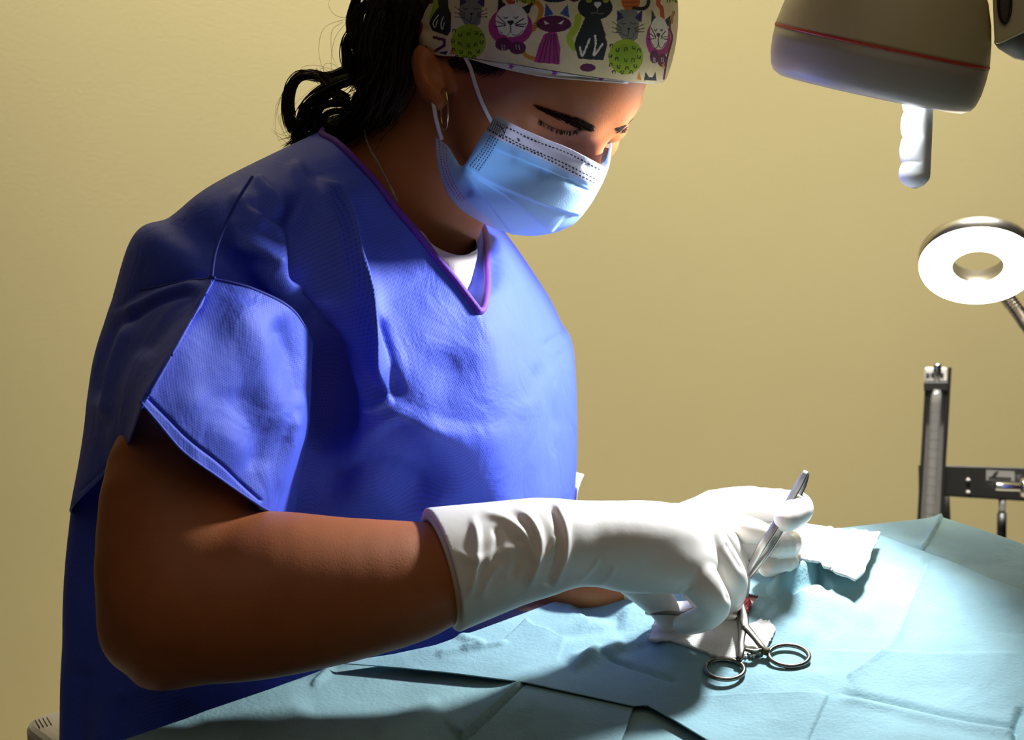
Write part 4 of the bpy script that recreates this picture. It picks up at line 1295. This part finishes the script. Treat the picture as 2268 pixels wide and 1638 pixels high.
g, w = sheet_grid([(746, 1469), (880, 1479), (1000, 1491), (1168, 1513), (1402, 1564), (1432, 1562), (1500, 1600), (1580, 1648), (1680, 1710)],
                  [(1300, 1322), (1500, 1262), (1700, 1204), (1790, 1172), (1950, 1186), (2100, 1242), (2268, 1312), (2480, 1400)],
                  [(746, 1469), (870, 1450), (964, 1430), (1066, 1394), (1167, 1357), (1225, 1335), (1300, 1322)], [(1680, 1710), (2100, 1720), (2400, 1640), (2480, 1400)], 520, 300, main_folds, .005)
fs = grid_faces(300, 520)
hole = Paint(g[..., 0].ravel(), g[..., 1].ravel(), '#000000')
hole.poly([(1585, 1316), (1650, 1312), (1682, 1320), (1662, 1350), (1645, 1372), (1590, 1380)], '#FFFFFF')
inside = hole.c[:, 0] > .5
fs = fs[~inside[fs].all(1)]
drape = mk('surgical_drape', w.reshape(-1, 3), fs, M['drape'])
tag(drape, 'light teal paper drape laid over the patient, with an opening under the hands', 'drape')
thicken(drape, .0007, 1)

sheet_folds = [([(1168, 1514), (1100, 1575), (1025, 1645)], .007, 26, 's', .02), ([(2085, 1147), (2065, 1185), (2040, 1230)], .004, 10, 's', .02), ([(1168, 1514), (1290, 1540), (1402, 1567)], .002, 8, 'g'),
               ([(740, 1476), (715, 1500), (690, 1525)], .003, 7, 'g'), ([(1950, 1190), (2030, 1215), (2140, 1262)], .002, 10, 'g'),
               ([(980, 1560), (900, 1600), (820, 1640)], .0025, 24, 'g'), ([(700, 1560), (560, 1600), (420, 1640)], .003, 40, 'g')]
g2_, w2 = sheet_grid([(200, 1668), (500, 1690), (900, 1720), (1300, 1740), (1800, 1760), (2250, 1760), (2600, 1700)],
                     [(1400, 1262), (1600, 1212), (1860, 1171), (1980, 1157), (2085, 1146), (2180, 1176), (2268, 1206), (2500, 1290)],
                     [(200, 1668), (285, 1636), (450, 1580), (600, 1528), (746, 1473), (870, 1454), (964, 1434), (1066, 1398), (1167, 1361), (1400, 1262)], [(2600, 1700), (2560, 1500), (2500, 1290)], 420, 240, sheet_folds, -.001)
# hanging skirt along her side of the table and along the far edge
loop = np.concatenate([w2[0, :-1], w2[:-1, -1], w2[-1, :0:-1], w2[:0:-1, 0]])
cenL = loop.mean(0); outd = (loop - cenL) * [1, 1, 0]; outd /= np.linalg.norm(outd, axis=1)[:, None]
kk = np.linspace(0, 1, 24)[:, None, None]; s_ = np.arange(len(loop))[None, :]
drop = loop[None] + outd[None] * .018 * (1 - np.exp(-kk * 6)) + np.array([0, 0, -.42]) * (kk ** 1.4)
rip = .006 * kk[..., 0] * np.sin(s_ * .22)
drop = drop + outd[None] * rip[..., None]
Vv = [w2.reshape(-1, 3), drop.reshape(-1, 3)]; fs2 = [grid_faces(240, 420), grid_faces(24, len(loop), True) + 240 * 420]
sheet = mk('table_sheet', np.concatenate(Vv), np.concatenate(fs2), M['sheet'])
tag(sheet, 'larger pale teal sheet covering the table under the paper drape', 'sheet')
thicken(sheet, .0007, 1)
# folded flap of the sheet near the camera
gp, wf = sheet_grid([(1028, 1646), (1150, 1650), (1300, 1652), (1376, 1640)], [(1168, 1512), (1250, 1530), (1330, 1548), (1403, 1565)], [(1028, 1646), (1100, 1580), (1168, 1512)],
                    [(1376, 1640), (1386, 1616), (1403, 1565)], 90, 60, [([(1100, 1600), (1180, 1570), (1300, 1600)], .001, 20, 'g'), ([(1200, 1540), (1180, 1600), (1170, 1650)], .001, 20, 'g')], .0030)
thicken(mk('folded_flap', wf.reshape(-1, 3), grid_faces(60, 90), M['sheet'], sheet), .0008)

# heights for things lying on the drape
def on_drape(px, py, lift=0.0):
    z = TABLE_Z
    for _ in range(12):
        p = plane(px, py, z); z = TABLE_Z + .006 + float(mound(p)) + float(wob(p)) + lift
    return p


# patient: skin showing in the opening
n = 60; a = np.linspace(-1, 1, n); HC = on_drape(1633, 1345)
X, Y = np.meshgrid(a * .075 + HC[0], a * .06 + HC[1])
Wp = np.stack([X, Y, np.zeros_like(X)], -1)
rad = np.sqrt(((X - HC[0]) / .075) ** 2 + ((Y - HC[1]) / .06) ** 2)
Wp[..., 2] = TABLE_Z + mound(Wp) + .0042 - .016 * np.clip(rad - .34, 0, 1)
patient = mk('patient', Wp.reshape(-1, 3), grid_faces(n, n), M['pink'])
tag(patient, 'patch of pink shaved patient skin in the drape opening below the fingers', 'patient')
bl = lambda p: smin(smin(s_ell(p, toC(on_drape(1650, 1337, .003)), np.eye(3), np.array([.0042, .0046, .004], np.float32)), s_ell(p, toC(on_drape(1644, 1351, .002)), np.eye(3), np.array([.0042, .003, .003], np.float32)), .002),
                    s_ell(p, toC(on_drape(1628, 1358, .002)), np.eye(3), np.array([.005, .004, .003], np.float32)), .002) + .0004 * np.sin(p[:, 0] * 2600) * np.sin(p[:, 1] * 2900)
c_ = toC(on_drape(1638, 1345, .004))
V, Q = surfnet(bl, c_ - .015, c_ + .015, .0004)
mk('wound_tissue', toW(V), Q, M['tissue'], patient, flip=True)['label'] = 'red moist tissue lump'

# ------------------------------------------------------------------ gauze
def pad(name, b, t, l, r, lifts, label, seed, nu=70, nv=40, jag=2.0, group=None):
    """lifts = heights above the drape at the four corners bl, br, tl, tr"""
    px = lambda P: np.c_[np.array(P, float), np.zeros(len(P))]
    g = coons(px(b), px(t), px(l), px(r), nu, nv, True)[..., :2]
    rg = np.random.default_rng(seed)
    for sl in ((0, slice(None)), (-1, slice(None)), (slice(None), 0), (slice(None), -1)):
        nn_ = len(g[sl]); kk = np.linspace(0, 1, nn_ // 3)
        g[sl] += np.stack([np.interp(np.linspace(0, 1, nn_), kk, rg.normal(0, jag, nn_ // 3)) for _ in range(2)], 1) + rg.normal(0, jag * .15, (nn_, 2))
    u = np.linspace(0, 1, nu)[None]; v = np.linspace(0, 1, nv)[:, None]
    lf = (1 - u) * (1 - v) * lifts[0] + u * (1 - v) * lifts[1] + (1 - u) * v * lifts[2] + u * v * lifts[3] + .0007 * np.sin(9 * u + 3) * np.sin(7 * v)
    z = TABLE_Z + lf
    for _ in range(10):
        down = sp + cp * (g[..., 1] - CY) / F_PX
        d = (CAM_Z - z) / down
        p = toW(np.stack([(g[..., 0] - CX) / F_PX * d, (g[..., 1] - CY) / F_PX * d, d], -1))
        z = TABLE_Z + .006 + mound(p) + lf
    o = mk(name, p.reshape(-1, 3), grid_faces(nv, nu), M['gauze'])
    thicken(o, .0022)
    return tag(o, label, 'gauze')


pad('gauze_pad', [(1700, 1232), (1770, 1236), (1812, 1243), (1840, 1262), (1894, 1284)], [(1730, 1168), (1790, 1162), (1850, 1174), (1900, 1176), (1948, 1182)], [(1700, 1232), (1715, 1200), (1730, 1168)],
    [(1894, 1284), (1918, 1258), (1930, 1225), (1948, 1182)], (.010, .013, .003, .010), 'white torn-edged gauze square lying beyond the tweezers hand', 3)
pad('gauze_pad', [(1436, 1417), (1487, 1418), (1548, 1440), (1601, 1459), (1642, 1459)], [(1452, 1372), (1500, 1334), (1560, 1332), (1605, 1372), (1652, 1384)], [(1436, 1417), (1445, 1395), (1452, 1372)], [(1642, 1459), (1650, 1420), (1652, 1384)],
    (.001, .003, .001, .002), 'white folded gauze lying under the near gloved fingers and forceps', 5, jag=1.0)
pad('gauze_pad', [(1638, 1456), (1668, 1452), (1690, 1444)], [(1650, 1386), (1674, 1378), (1700, 1374), (1718, 1392)], [(1638, 1456), (1645, 1420), (1650, 1386)], [(1690, 1444), (1706, 1416), (1718, 1392)],
    (.001, .002, .001, .002), 'small ragged white gauze piece between the forceps shanks', 8, jag=1.6)

# ------------------------------------------------------------------ hemostat
c1, c2, cj = on_drape(1605, 1481, .003), on_drape(1747, 1451, .003), on_drape(1645, 1388, .008)
tip = on_drape(1637, 1336, .006)
hemo = empty('hemostat', c1, 'steel locking forceps with two finger rings lying on the drape, jaws in the wound', 'forceps')
toCam = np.array([0, -.94, .34]); th = np.linspace(0, 2 * np.pi, 65)[:-1]


def ring(c, r, ax, tilt):
    a = np.array([math.cos(ax), math.sin(ax), 0]); b = np.array([-math.sin(ax), math.cos(ax), tilt]); b /= np.linalg.norm(b)
    return c + (np.cos(th)[:, None] * a * 1.06 + np.sin(th)[:, None] * b * .98) * r


for c, r, ax, sx, other in ((c1, .0112, .1, 'ring1', cj), (c2, .0118, .15, 'ring2', cj)):
    f = MB().tube(ring(c, r, ax, .12), .00150, 10, closed=True)
    fr = f.build('finger_ring', M['steel_dark'], hemo)
A0 = on_drape(1637, 1461, .004); A1 = on_drape(1651, 1437, .006)
B0 = on_drape(1703, 1443, .004); B1 = on_drape(1690, 1434, .006)
up = np.array([0, 0, 1.0])


def flat(P, wd, hgt, m=24):
    """flattened steel bar along world points"""
    S = arc(P, m); T = np.gradient(S, axis=0); T /= np.linalg.norm(T, axis=1)[:, None]
    A = np.cross(T, up); A /= np.linalg.norm(A, axis=1)[:, None]; Bn = np.cross(A, T)
    w_ = crs(np.array(wd, float)[:, None], m); h_ = crs(np.array(hgt, float)[:, None], m)
    k = np.linspace(0, 2 * np.pi, 13)[:-1]
    V = S[:, None] + (np.sign(np.cos(k)) * np.abs(np.cos(k)) ** .6)[None, :, None] * (A * w_)[:, None] + (np.sign(np.sin(k)) * np.abs(np.sin(k)) ** .6)[None, :, None] * (Bn * h_)[:, None]
    f = [tuple(int(i) for i in q) for q in grid_faces(m, 12, True)] + [tuple(range(11, -1, -1)), tuple(range((m - 1) * 12, m * 12))]
    return V.reshape(-1, 3), f


lerp = lambda p, q, t: p * (1 - t) + q * t
MB().add(*flat([A0, lerp(A0, cj, .2) + [.0006, 0, .001], lerp(A0, cj, .5), lerp(A0, cj, .8), cj, lerp(cj, tip, .35), lerp(cj, tip, .7), tip], [.0019, .0022, .0021, .0026, .0034, .0028, .0019, .0012], [.0015, .0014, .0014, .0015, .0020, .0018, .0014, .001])).build('shank', M['steel_dark'], hemo)
cj2, tip2 = cj + np.array([.0012, 0, .0012]), tip + np.array([.0018, .0006, .001])
MB().add(*flat([B0, B1, lerp(B1, cj2, .33), lerp(B1, cj2, .66), cj2, lerp(cj2, tip2, .35), lerp(cj2, tip2, .7), tip2], [.0018, .0020, .0021, .0025, .0031, .0026, .0018, .0011], [.0015, .0015, .0014, .0015, .0016, .0015, .0012, .001])).build('shank', M['steel_dark'], hemo)
MB().add(*flat([A1, on_drape(1672, 1440, .0065), on_drape(1682, 1437, .0065)], [.0016, .0016, .0012], [.0009, .0009, .0008])).build('ratchet', M['steel_dark'], hemo)
MB().add(*flat([B1, on_drape(1670, 1444, .005), on_drape(1656, 1449, .005)], [.0016, .0016, .0012], [.0009, .0009, .0008])).build('ratchet', M['steel_dark'], hemo)
MB().lathe(cj + [0, -.0018, .0012], toCam, [(0, .0012), (.0010, .0012), (.0012, .0008), (.0012, -.001)], 16).build('rivet', M['steel_dark'], hemo)
MB().tube(arc([on_drape(1688, 1438, .0045), on_drape(1703, 1444, .0045)], 8), [.0021, .0026, .0027, .0026, .0027, .0026, .0025, .002], 12).build('marker_band', M['olive'], hemo)['label'] = 'olive green marker band'

# ------------------------------------------------------------------ tweezers in the far hand
tw = empty('tweezers', W(1652, 1288, 1.40), 'steel tweezers held upright between the far thumb and fingers', 'tweezers')


def blade(P, name):
    P = CA(np.array(P, float)); S = arc(P[:, :3], 40); Wd = crs(np.array([q[1] for q in P_w], float)[:, None], 40)
    T = np.gradient(S, axis=0); T /= np.linalg.norm(T, axis=1)[:, None]
    A = np.cross(T, S / np.linalg.norm(S, axis=1)[:, None]); A /= np.linalg.norm(A, axis=1)[:, None]
    ang = math.radians(-25); Bn = np.cross(A, T); A2 = A * math.cos(ang) + Bn * math.sin(ang); B2 = np.cross(A2, T)
    k = np.linspace(0, 2 * np.pi, 13)[:-1]
    V = S[:, None] + (np.sign(np.cos(k)) * np.abs(np.cos(k)) ** .55)[None, :, None] * (A2 * Wd)[:, None] + (np.sign(np.sin(k)) * np.abs(np.sin(k)) ** .55)[None, :, None] * (B2 * .0009)[:, None]
    f = [tuple(int(i) for i in q) for q in grid_faces(40, 12, True)] + [tuple(range(11, -1, -1)), tuple(range(39 * 12, 480))]
    mk(name, toW(V.reshape(-1, 3)), f, M['steel'], tw)


P_w = [(0, .0019), (0, .0027), (0, .0024), (0, .0029), (0, .0030), (0, .0022), (0, .0010)]
blade([(1786, 1043, 1.398), (1772, 1068, 1.397), (1745, 1115, 1.393), (1713, 1170, 1.387), (1686, 1212, 1.386), (1664, 1252, 1.39), (1650, 1284, 1.398)], 'blade')
blade([(1787, 1045, 1.400), (1779, 1072, 1.400), (1754, 1122, 1.398), (1722, 1182, 1.393), (1695, 1225, 1.392), (1670, 1262, 1.394), (1652, 1288, 1.399)], 'blade')

# ------------------------------------------------------------------ needle holder in the near hand
nh = empty('needle_holder', W(1470, 1357, 1.370), 'thin steel ring-handled instrument threaded on the near thumb, tip at the wound', 'instrument')
k0 = C(1471, 1358, 1.370); r0 = 38 * 1.370 / F_PX
rg_ = k0 + np.cos(th)[:, None] * np.array([1, .03, .1]) * r0 + np.sin(th)[:, None] * np.array([-.05, .13, .95]) * r0
MB().tube(toW(rg_), .0014, 8, closed=True).build('finger_ring', M['steel_dark'], nh)
P = toW(CA(np.array([(1507, 1358, 1.370), (1530, 1351, 1.372), (1565, 1346, 1.372), (1600, 1362, 1.385), (1632, 1362, 1.402)], float)))
MB().add(*flat(P, [.0016, .0018, .0018, .0022, .0012], [.0012, .0012, .0012, .0016, .001])).build('shaft', M['steel_dark'], nh)

# ------------------------------------------------------------------ theatre lamp
DL = 1.39
lo_ = W(1953, 101, DL)
axc = np.array([-.2, .965, 0.195]); axc /= np.linalg.norm(axc)
axw = toW(axc) - CAM
k = DL / F_PX
lamp = empty('surgical_lamp', lo_, 'round cream examination lamp head with grey lower cover and white grip', 'lamp')
prof = [(0, -250), (60, -247), (110, -232), (150, -208), (182, -175), (205, -135), (222, -90), (232, -50), (239, -10), (240, -2), (236, -1)]
MB().lathe(lo_, axw, [(r * k, h * k) for r, h in prof], 96).build('housing', M['lamp_cream'], lamp)
MB().lathe(lo_, axw, [(232 * k, -3 * k), (240.5 * k, -3 * k), (241.5 * k, 0), (240.5 * k, 4 * k), (232 * k, 4 * k)], 96).build('red_seal', M['lamp_red'], lamp)['label'] = 'red seal line'
MB().lathe(lo_, axw, [(r * k, h * k) for r, h in [(234, 4), (240, 4), (240, 30), (237, 62), (231, 86), (222, 100), (206, 108), (200, 107), (196, 100)]], 96).build('lower_cover', M['lamp_grey'], lamp)
MB().lathe(lo_, axw, [(r * k, h * k) for r, h in [(198, 99), (150, 102), (60, 104), (0, 104)]], 64).build('lens', mat('lens_diffuser', '#EAF0F4', .3, emit=(.86, .93, 1, 1), estr=0.25, noise=.01, nscale=5), lamp)
# grip with finger bumps on its left
ho, h1 = C(2033, 205, 1.365), C(2024, 416, 1.365)
ax = h1 - ho; Lh = np.linalg.norm(ax); ax /= Lh
ea = np.array([-1.0, 0, -.35]); ea -= ax * (ea @ ax); ea /= np.linalg.norm(ea); eb = np.cross(ax, ea)
ns, nt = 90, 48
s = np.linspace(0, 1, ns); tt = np.arange(nt) / nt * 2 * np.pi
yy = 205 + s * 211
Vh = []
for i in range(ns):
    bump = abs(math.cos((yy[i] - 218) / 56 * math.pi + math.pi / 2 * 0))
    bump = abs(math.sin(((yy[i] - 248) / 57.0) * math.pi))
    base = 35.0 if yy[i] < 385 else 35.0 * math.sqrt(max(0, 1 - ((yy[i] - 385) / 32.0) ** 2)) + .01
    wl = np.clip(np.cos(tt), 0, 1) ** .8
    r = (base - 8 * (1 - bump ** .55) * wl * (base / 35)) * 1.365 / F_PX
    Vh.append(ho + ax * Lh * s[i] + r[:, None] * (np.cos(tt)[:, None] * ea + np.sin(tt)[:, None] * eb))
mk('grip', toW(np.concatenate(Vh)), grid_faces(ns, nt, True), M['handle'], lamp)['label'] = 'white grip with finger bumps'
ak = 1.36 / F_PX
# yoke block, knob, grey arm joint at the right
yk = MB()
yp = [(2196, -60), (2262, -60), (2300, 20), (2300, 60), (2268, 72), (2222, 94), (2212, 97), (2203, 98)]
fr_ = [C(a, b, 1.355) for a, b in yp]; bk_ = [C(a, b, 1.415) for a, b in yp]
nn = len(yp)
yk.add(toW(np.array(fr_ + bk_)), [tuple(range(nn)), tuple(range(2 * nn - 1, nn - 1, -1))] + [(i, i + nn, (i + 1) % nn + nn, (i + 1) % nn) for i in range(nn)])
yk.build('yoke', M['lamp_cream'], lamp, smooth=False, bevel=.002)
kn = C(2225, 6, 1.354)
kb = MB(); kk_ = np.linspace(0, 2 * np.pi, 41)[:-1]
for r1, r2, dz in ((16, 48, 0.0), (16, 48, -.0015), (13, 43, -.0015)):
    pass
e_ = lambda rx, ry, dz: kn + np.stack([np.cos(kk_) * rx * ak, np.sin(kk_) * ry * ak, np.full(40, dz)], 1)
kb.add(toW(np.concatenate([e_(16, 48, .001), e_(16, 48, -.002), e_(12, 42, -.002), e_(11, 40, .0)])), list(map(tuple, grid_faces(4, 40, True))))
kb.build('bezel', M['dark'], lamp)
MB().add(toW(np.concatenate([e_(12, 41, -.0002), e_(6, 20, -.0008), e_(.1, .1, -.001)])), list(map(tuple, grid_faces(3, 40, True)))).build('knob_face', M['knob'], lamp)
MB().lathe(W(2234, 74, 1.39), toW(np.array([.75, .45, .1])) - CAM, [(0, -.004), (.010, -.004), (.0115, 0), (.0115, .012), (.010, .017), (.0075, .018), (.0075, .46), (0, .46)], 40).build('arm_joint', M['grey_pl'], lamp)
arm_end = W(2234, 74, 1.39) + (toW(np.array([.75, .45, .1])) - CAM) / np.linalg.norm([.75, .45, .1]) * .455
MB().tube(np.array([arm_end + [0, 0, .03], arm_end * [1, 1, .5], arm_end * [1, 1, 0] + [0, 0, .02]]), .012, 16).build('stand_pole', M['grey_pl'], lamp)
MB().lathe(arm_end * [1, 1, 0] + [0, 0, .04], [0, 0, -1], [(0, 0), (.03, 0), (.16, .025), (.17, .04), (0, .04)], 40).build('stand_base', M['grey_pl'], lamp)

# ------------------------------------------------------------------ ring lamp
DR = 1.78; kr = DR / F_PX
nrm = np.array([-.10, .80, -.585]); nrm /= np.linalg.norm(nrm)
rc = C(2166, 594, DR)
rlamp = empty('ring_lamp', toW(rc), 'lit ring-shaped desk lamp with metal rim on a gooseneck, warm white', 'lamp')
nw = toW(nrm) - CAM; rw = toW(rc)
MB().lathe(rw, nw, [(57 * kr, -6 * kr), (58 * kr, -1 * kr), (63 * kr, 3 * kr), (120 * kr, 3 * kr), (126 * kr, 0), (128 * kr, -6 * kr), (128 * kr, -12 * kr)], 96).build('light_diffuser', M['led'], rlamp)['label'] = 'glowing white ring'
MB().lathe(rw, nw, [(58 * kr, -6 * kr), (58 * kr, -42 * kr), (128 * kr, -42 * kr), (129.5 * kr, -39 * kr), (129.5 * kr, -12 * kr), (128 * kr, -11 * kr)], 96).build('rim', M['alu'], rlamp)
gs = arc(CA(np.array([(2196, 612, 1.850), (2236, 666, 1.835), (2266, 706, 1.825), (2306, 770, 1.80), (2330, 900, 1.80), (2340, 1060, 1.80), (2340, 1500, 1.80)], float)), 900)
rr_ = (15 + 2.6 * np.sin(np.arange(900) * 2 * np.pi / 7)) * 1.8 / F_PX; rr_[:14] = 17 * 1.8 / F_PX
MB().tube(toW(gs), rr_, 16).build('gooseneck', M['steel_dark'], rlamp)['label'] = 'ribbed metal gooseneck'
MB().lathe(W(2340, 1490, 1.80), [0, 0, -1], [(0, 0), (.03, .0), (.06, .012), (.07, .03), (.015, .035), (.015, .50), (.10, .51), (.11, W(2340, 1490, 1.80)[2]), (0, W(2340, 1490, 1.80)[2])], 40).build('base', M['black'], rlamp)

# ------------------------------------------------------------------ flowmeter on its bracket, in front of the wall
DS = 2.05; ks = DS / F_PX
fm = empty('flowmeter', W(2068, 1146, DS), 'tall graduated gas flowmeter tube with black cap on a black bracket by the wall', 'flowmeter')


def quadbar(pts, d, depth, name, material, bevel=.0008, parent=fm):
    nn = len(pts); f_ = [C(a, b, d) for a, b in pts]; b_ = [C(a, b, d + depth) for a, b in pts]
    b = MB(); b.add(toW(np.array(f_ + b_)), [tuple(range(nn)), tuple(range(2 * nn - 1, nn - 1, -1))] + [(i, i + nn, (i + 1) % nn + nn, (i + 1) % nn) for i in range(nn)])
    return b.build(name, material, parent, smooth=False, bevel=bevel)


quadbar([(2052, 866), (2096, 866), (2078, 1240), (2030, 1240)], DS, .012, 'scale_plate', M['scale'])
for i, (xl, xr, xl2, xr2) in enumerate(((2048, 2056, 2026, 2034), (2094, 2101, 2078, 2086))):
    quadbar([(xl, 860), (xr, 860), (xr2, 1240), (xl2, 1240)], DS - .010, .024, 'side_rail', M['black'])
quadbar([(2100, 812), (2108, 812), (2094, 1050), (2086, 1050)], DS + .0, .02, 'back_rail', M['black'])
pT = toW(arc(CA(np.array([(2074, 862, DS - .008), (2054, 1240, DS - .008)], float)), 12)); MB().tube(pT, 12 * ks, 20).build('acrylic_tube', M['tube'], fm)
quadbar([(2046, 845), (2102, 845), (2100, 867), (2046, 867)], DS - .012, .03, 'black_cap', M['dark'], .0015)
quadbar([(2048, 813), (2098, 813), (2098, 846), (2048, 846)], DS - .010, .026, 'head_block', M['label'], .002)
MB().lathe(W(2075, 830, DS - .008), [0, .05, 1], [(0, .012), (6 * ks, .0115), (9 * ks, .010), (10 * ks, .006), (10 * ks, -.006), (0, -.007)], 24).build('top_screw', M['chrome'], fm)
for i, (a, b) in enumerate(((2051, 2056), (2057, 2060), (2062, 2069), (2071, 2075), (2077, 2081), (2084, 2090))):
    quadbar([(a, 825 + i % 2), (b, 825), (b, 836), (a, 835 - i % 3)], DS - .0106, .0008, 'label_print', M['ink'], 0)
for i in range(13):
    yy_ = 890 + i * 20.5; xx_ = 2072 - (yy_ - 866) * .055
    quadbar([(xx_ - 4 - 2 * (i % 2), yy_), (xx_ + 6, yy_), (xx_ + 6, yy_ + 3), (xx_ - 4 - 2 * (i % 2), yy_ + 3)], DS - .0006, .0008, 'scale_mark', M['ink'], 0)
quadbar([(2088, 1030), (2310, 1036), (2310, 1112), (2086, 1098)], DS - .004, .012, 'bracket', M['black'], .0015)
quadbar([(2034, 1030), (2041, 1030), (2038, 1094), (2035, 1092)], DS + .002, .02, 'clamp_tab', M['black'])
quadbar([(2184, 1040), (2247, 1043), (2247, 1066), (2184, 1063)], DS - .005, .0012, 'name_plate', M['grey_pl'], 0)
quadbar([(2203, 1046), (2212, 1042), (2204, 1056), (2192, 1060)], DS - .0056, .0008, 'plate_print', M['black'], 0)
quadbar([(2190, 1055), (2240, 1057), (2238, 1061), (2190, 1059)], DS - .0056, .0008, 'plate_print', M['black'], 0)
for yy_ in (1063, 1090):
    MB().lathe(W(2144, yy_, DS - .004), toCam, [(0, .0025), (4 * ks, .002), (5 * ks, 0), (5 * ks, -.002)], 20).build('screw', M['scale'], fm)
cx1, cx2 = C(2203, 1076, DS - .02), C(2330, 1082, DS - .02)
MB().lathe(toW(cx1), toW(cx2) - toW(cx1), [(0, 0), (7 * ks, .0), (9.5 * ks, .0015), (9.5 * ks, 55 * ks), (18 * ks, 56 * ks), (21 * ks, 60 * ks), (21 * ks, 110 * ks), (0, 111 * ks)], 32).build('valve', M['chrome'], fm)['label'] = 'polished chrome valve'
MB().tube(toW(arc(CA(np.array([(2220, 1104, DS), (2219, 1140, DS)], float)), 4)), 8 * ks, 16).build('rod', M['grey_pl'], fm)
MB().tube(toW(arc(CA(np.array([(2219, 1136, DS), (2217, 1300, DS)], float)), 6)), 10.5 * ks, 16).build('hose', M['black'], fm)
MB().lathe(W(2097, 1096, DS + .03), [0, 0, -1], [(0, 0), (6 * ks, 0), (14 * ks, .03), (18 * ks, .06), (18 * ks, .74), (0, .74)], 20).build('support_post', M['black'], fm)

# ------------------------------------------------------------------ white stool behind the gown
zs = .66
cs = plane([34, 470, 820, 330], [1590, 1478, 1640, 1800], zs)
outl = []
for i in range(4):
    p0, p1, p2 = cs[i - 1], cs[i], cs[(i + 1) % 4]
    a = p1 + (p0 - p1) / np.linalg.norm(p0 - p1) * .022; b = p1 + (p2 - p1) / np.linalg.norm(p2 - p1) * .022
    for q in np.linspace(0, 1, 9):
        outl.append((1 - q) ** 2 * a + 2 * q * (1 - q) * p1 + q * q * b)
outl = np.array(outl); no = len(outl)
cen_ = outl.mean(0)
stool = empty('stool', [cen_[0], cen_[1], 0], 'white plastic stool seat with rounded corners behind the gown', 'stool')
rings = []
for inset, dz in ((.012, 0), (.006, -.0006), (.002, -.003), (0, -.007), (0, -.022), (.003, -.028)):
    dirv = cen_ - outl; dirv /= np.linalg.norm(dirv, axis=1)[:, None]
    rings.append(outl + dirv * inset + [0, 0, dz])
f = [tuple(int(i) for i in q) for q in grid_faces(6, no, True)] + [tuple(range(no)), tuple(range(6 * no - 1, 5 * no - 1, -1))]
mk('seat', np.concatenate(rings), f, M['stool'], stool, smooth=False)
MB().lathe([cen_[0], cen_[1], .64], [0, 0, -1], [(0, 0), (.03, 0), (.03, .58), (.16, .60), (.18, .64), (0, .64)], 40).build('pedestal', M['chrome'], stool)
for i, (a, b) in enumerate(((78, 1594), (86, 1592), (95, 1590), (104, 1588))):
    MB().tube(np.array([plane(a, b, zs + .0003), plane(a + 5, b + 9, zs + .0003), plane(a + 10, b + 17, zs + .0003)]), .0004, 5).build('scratch', M['knob'], stool)
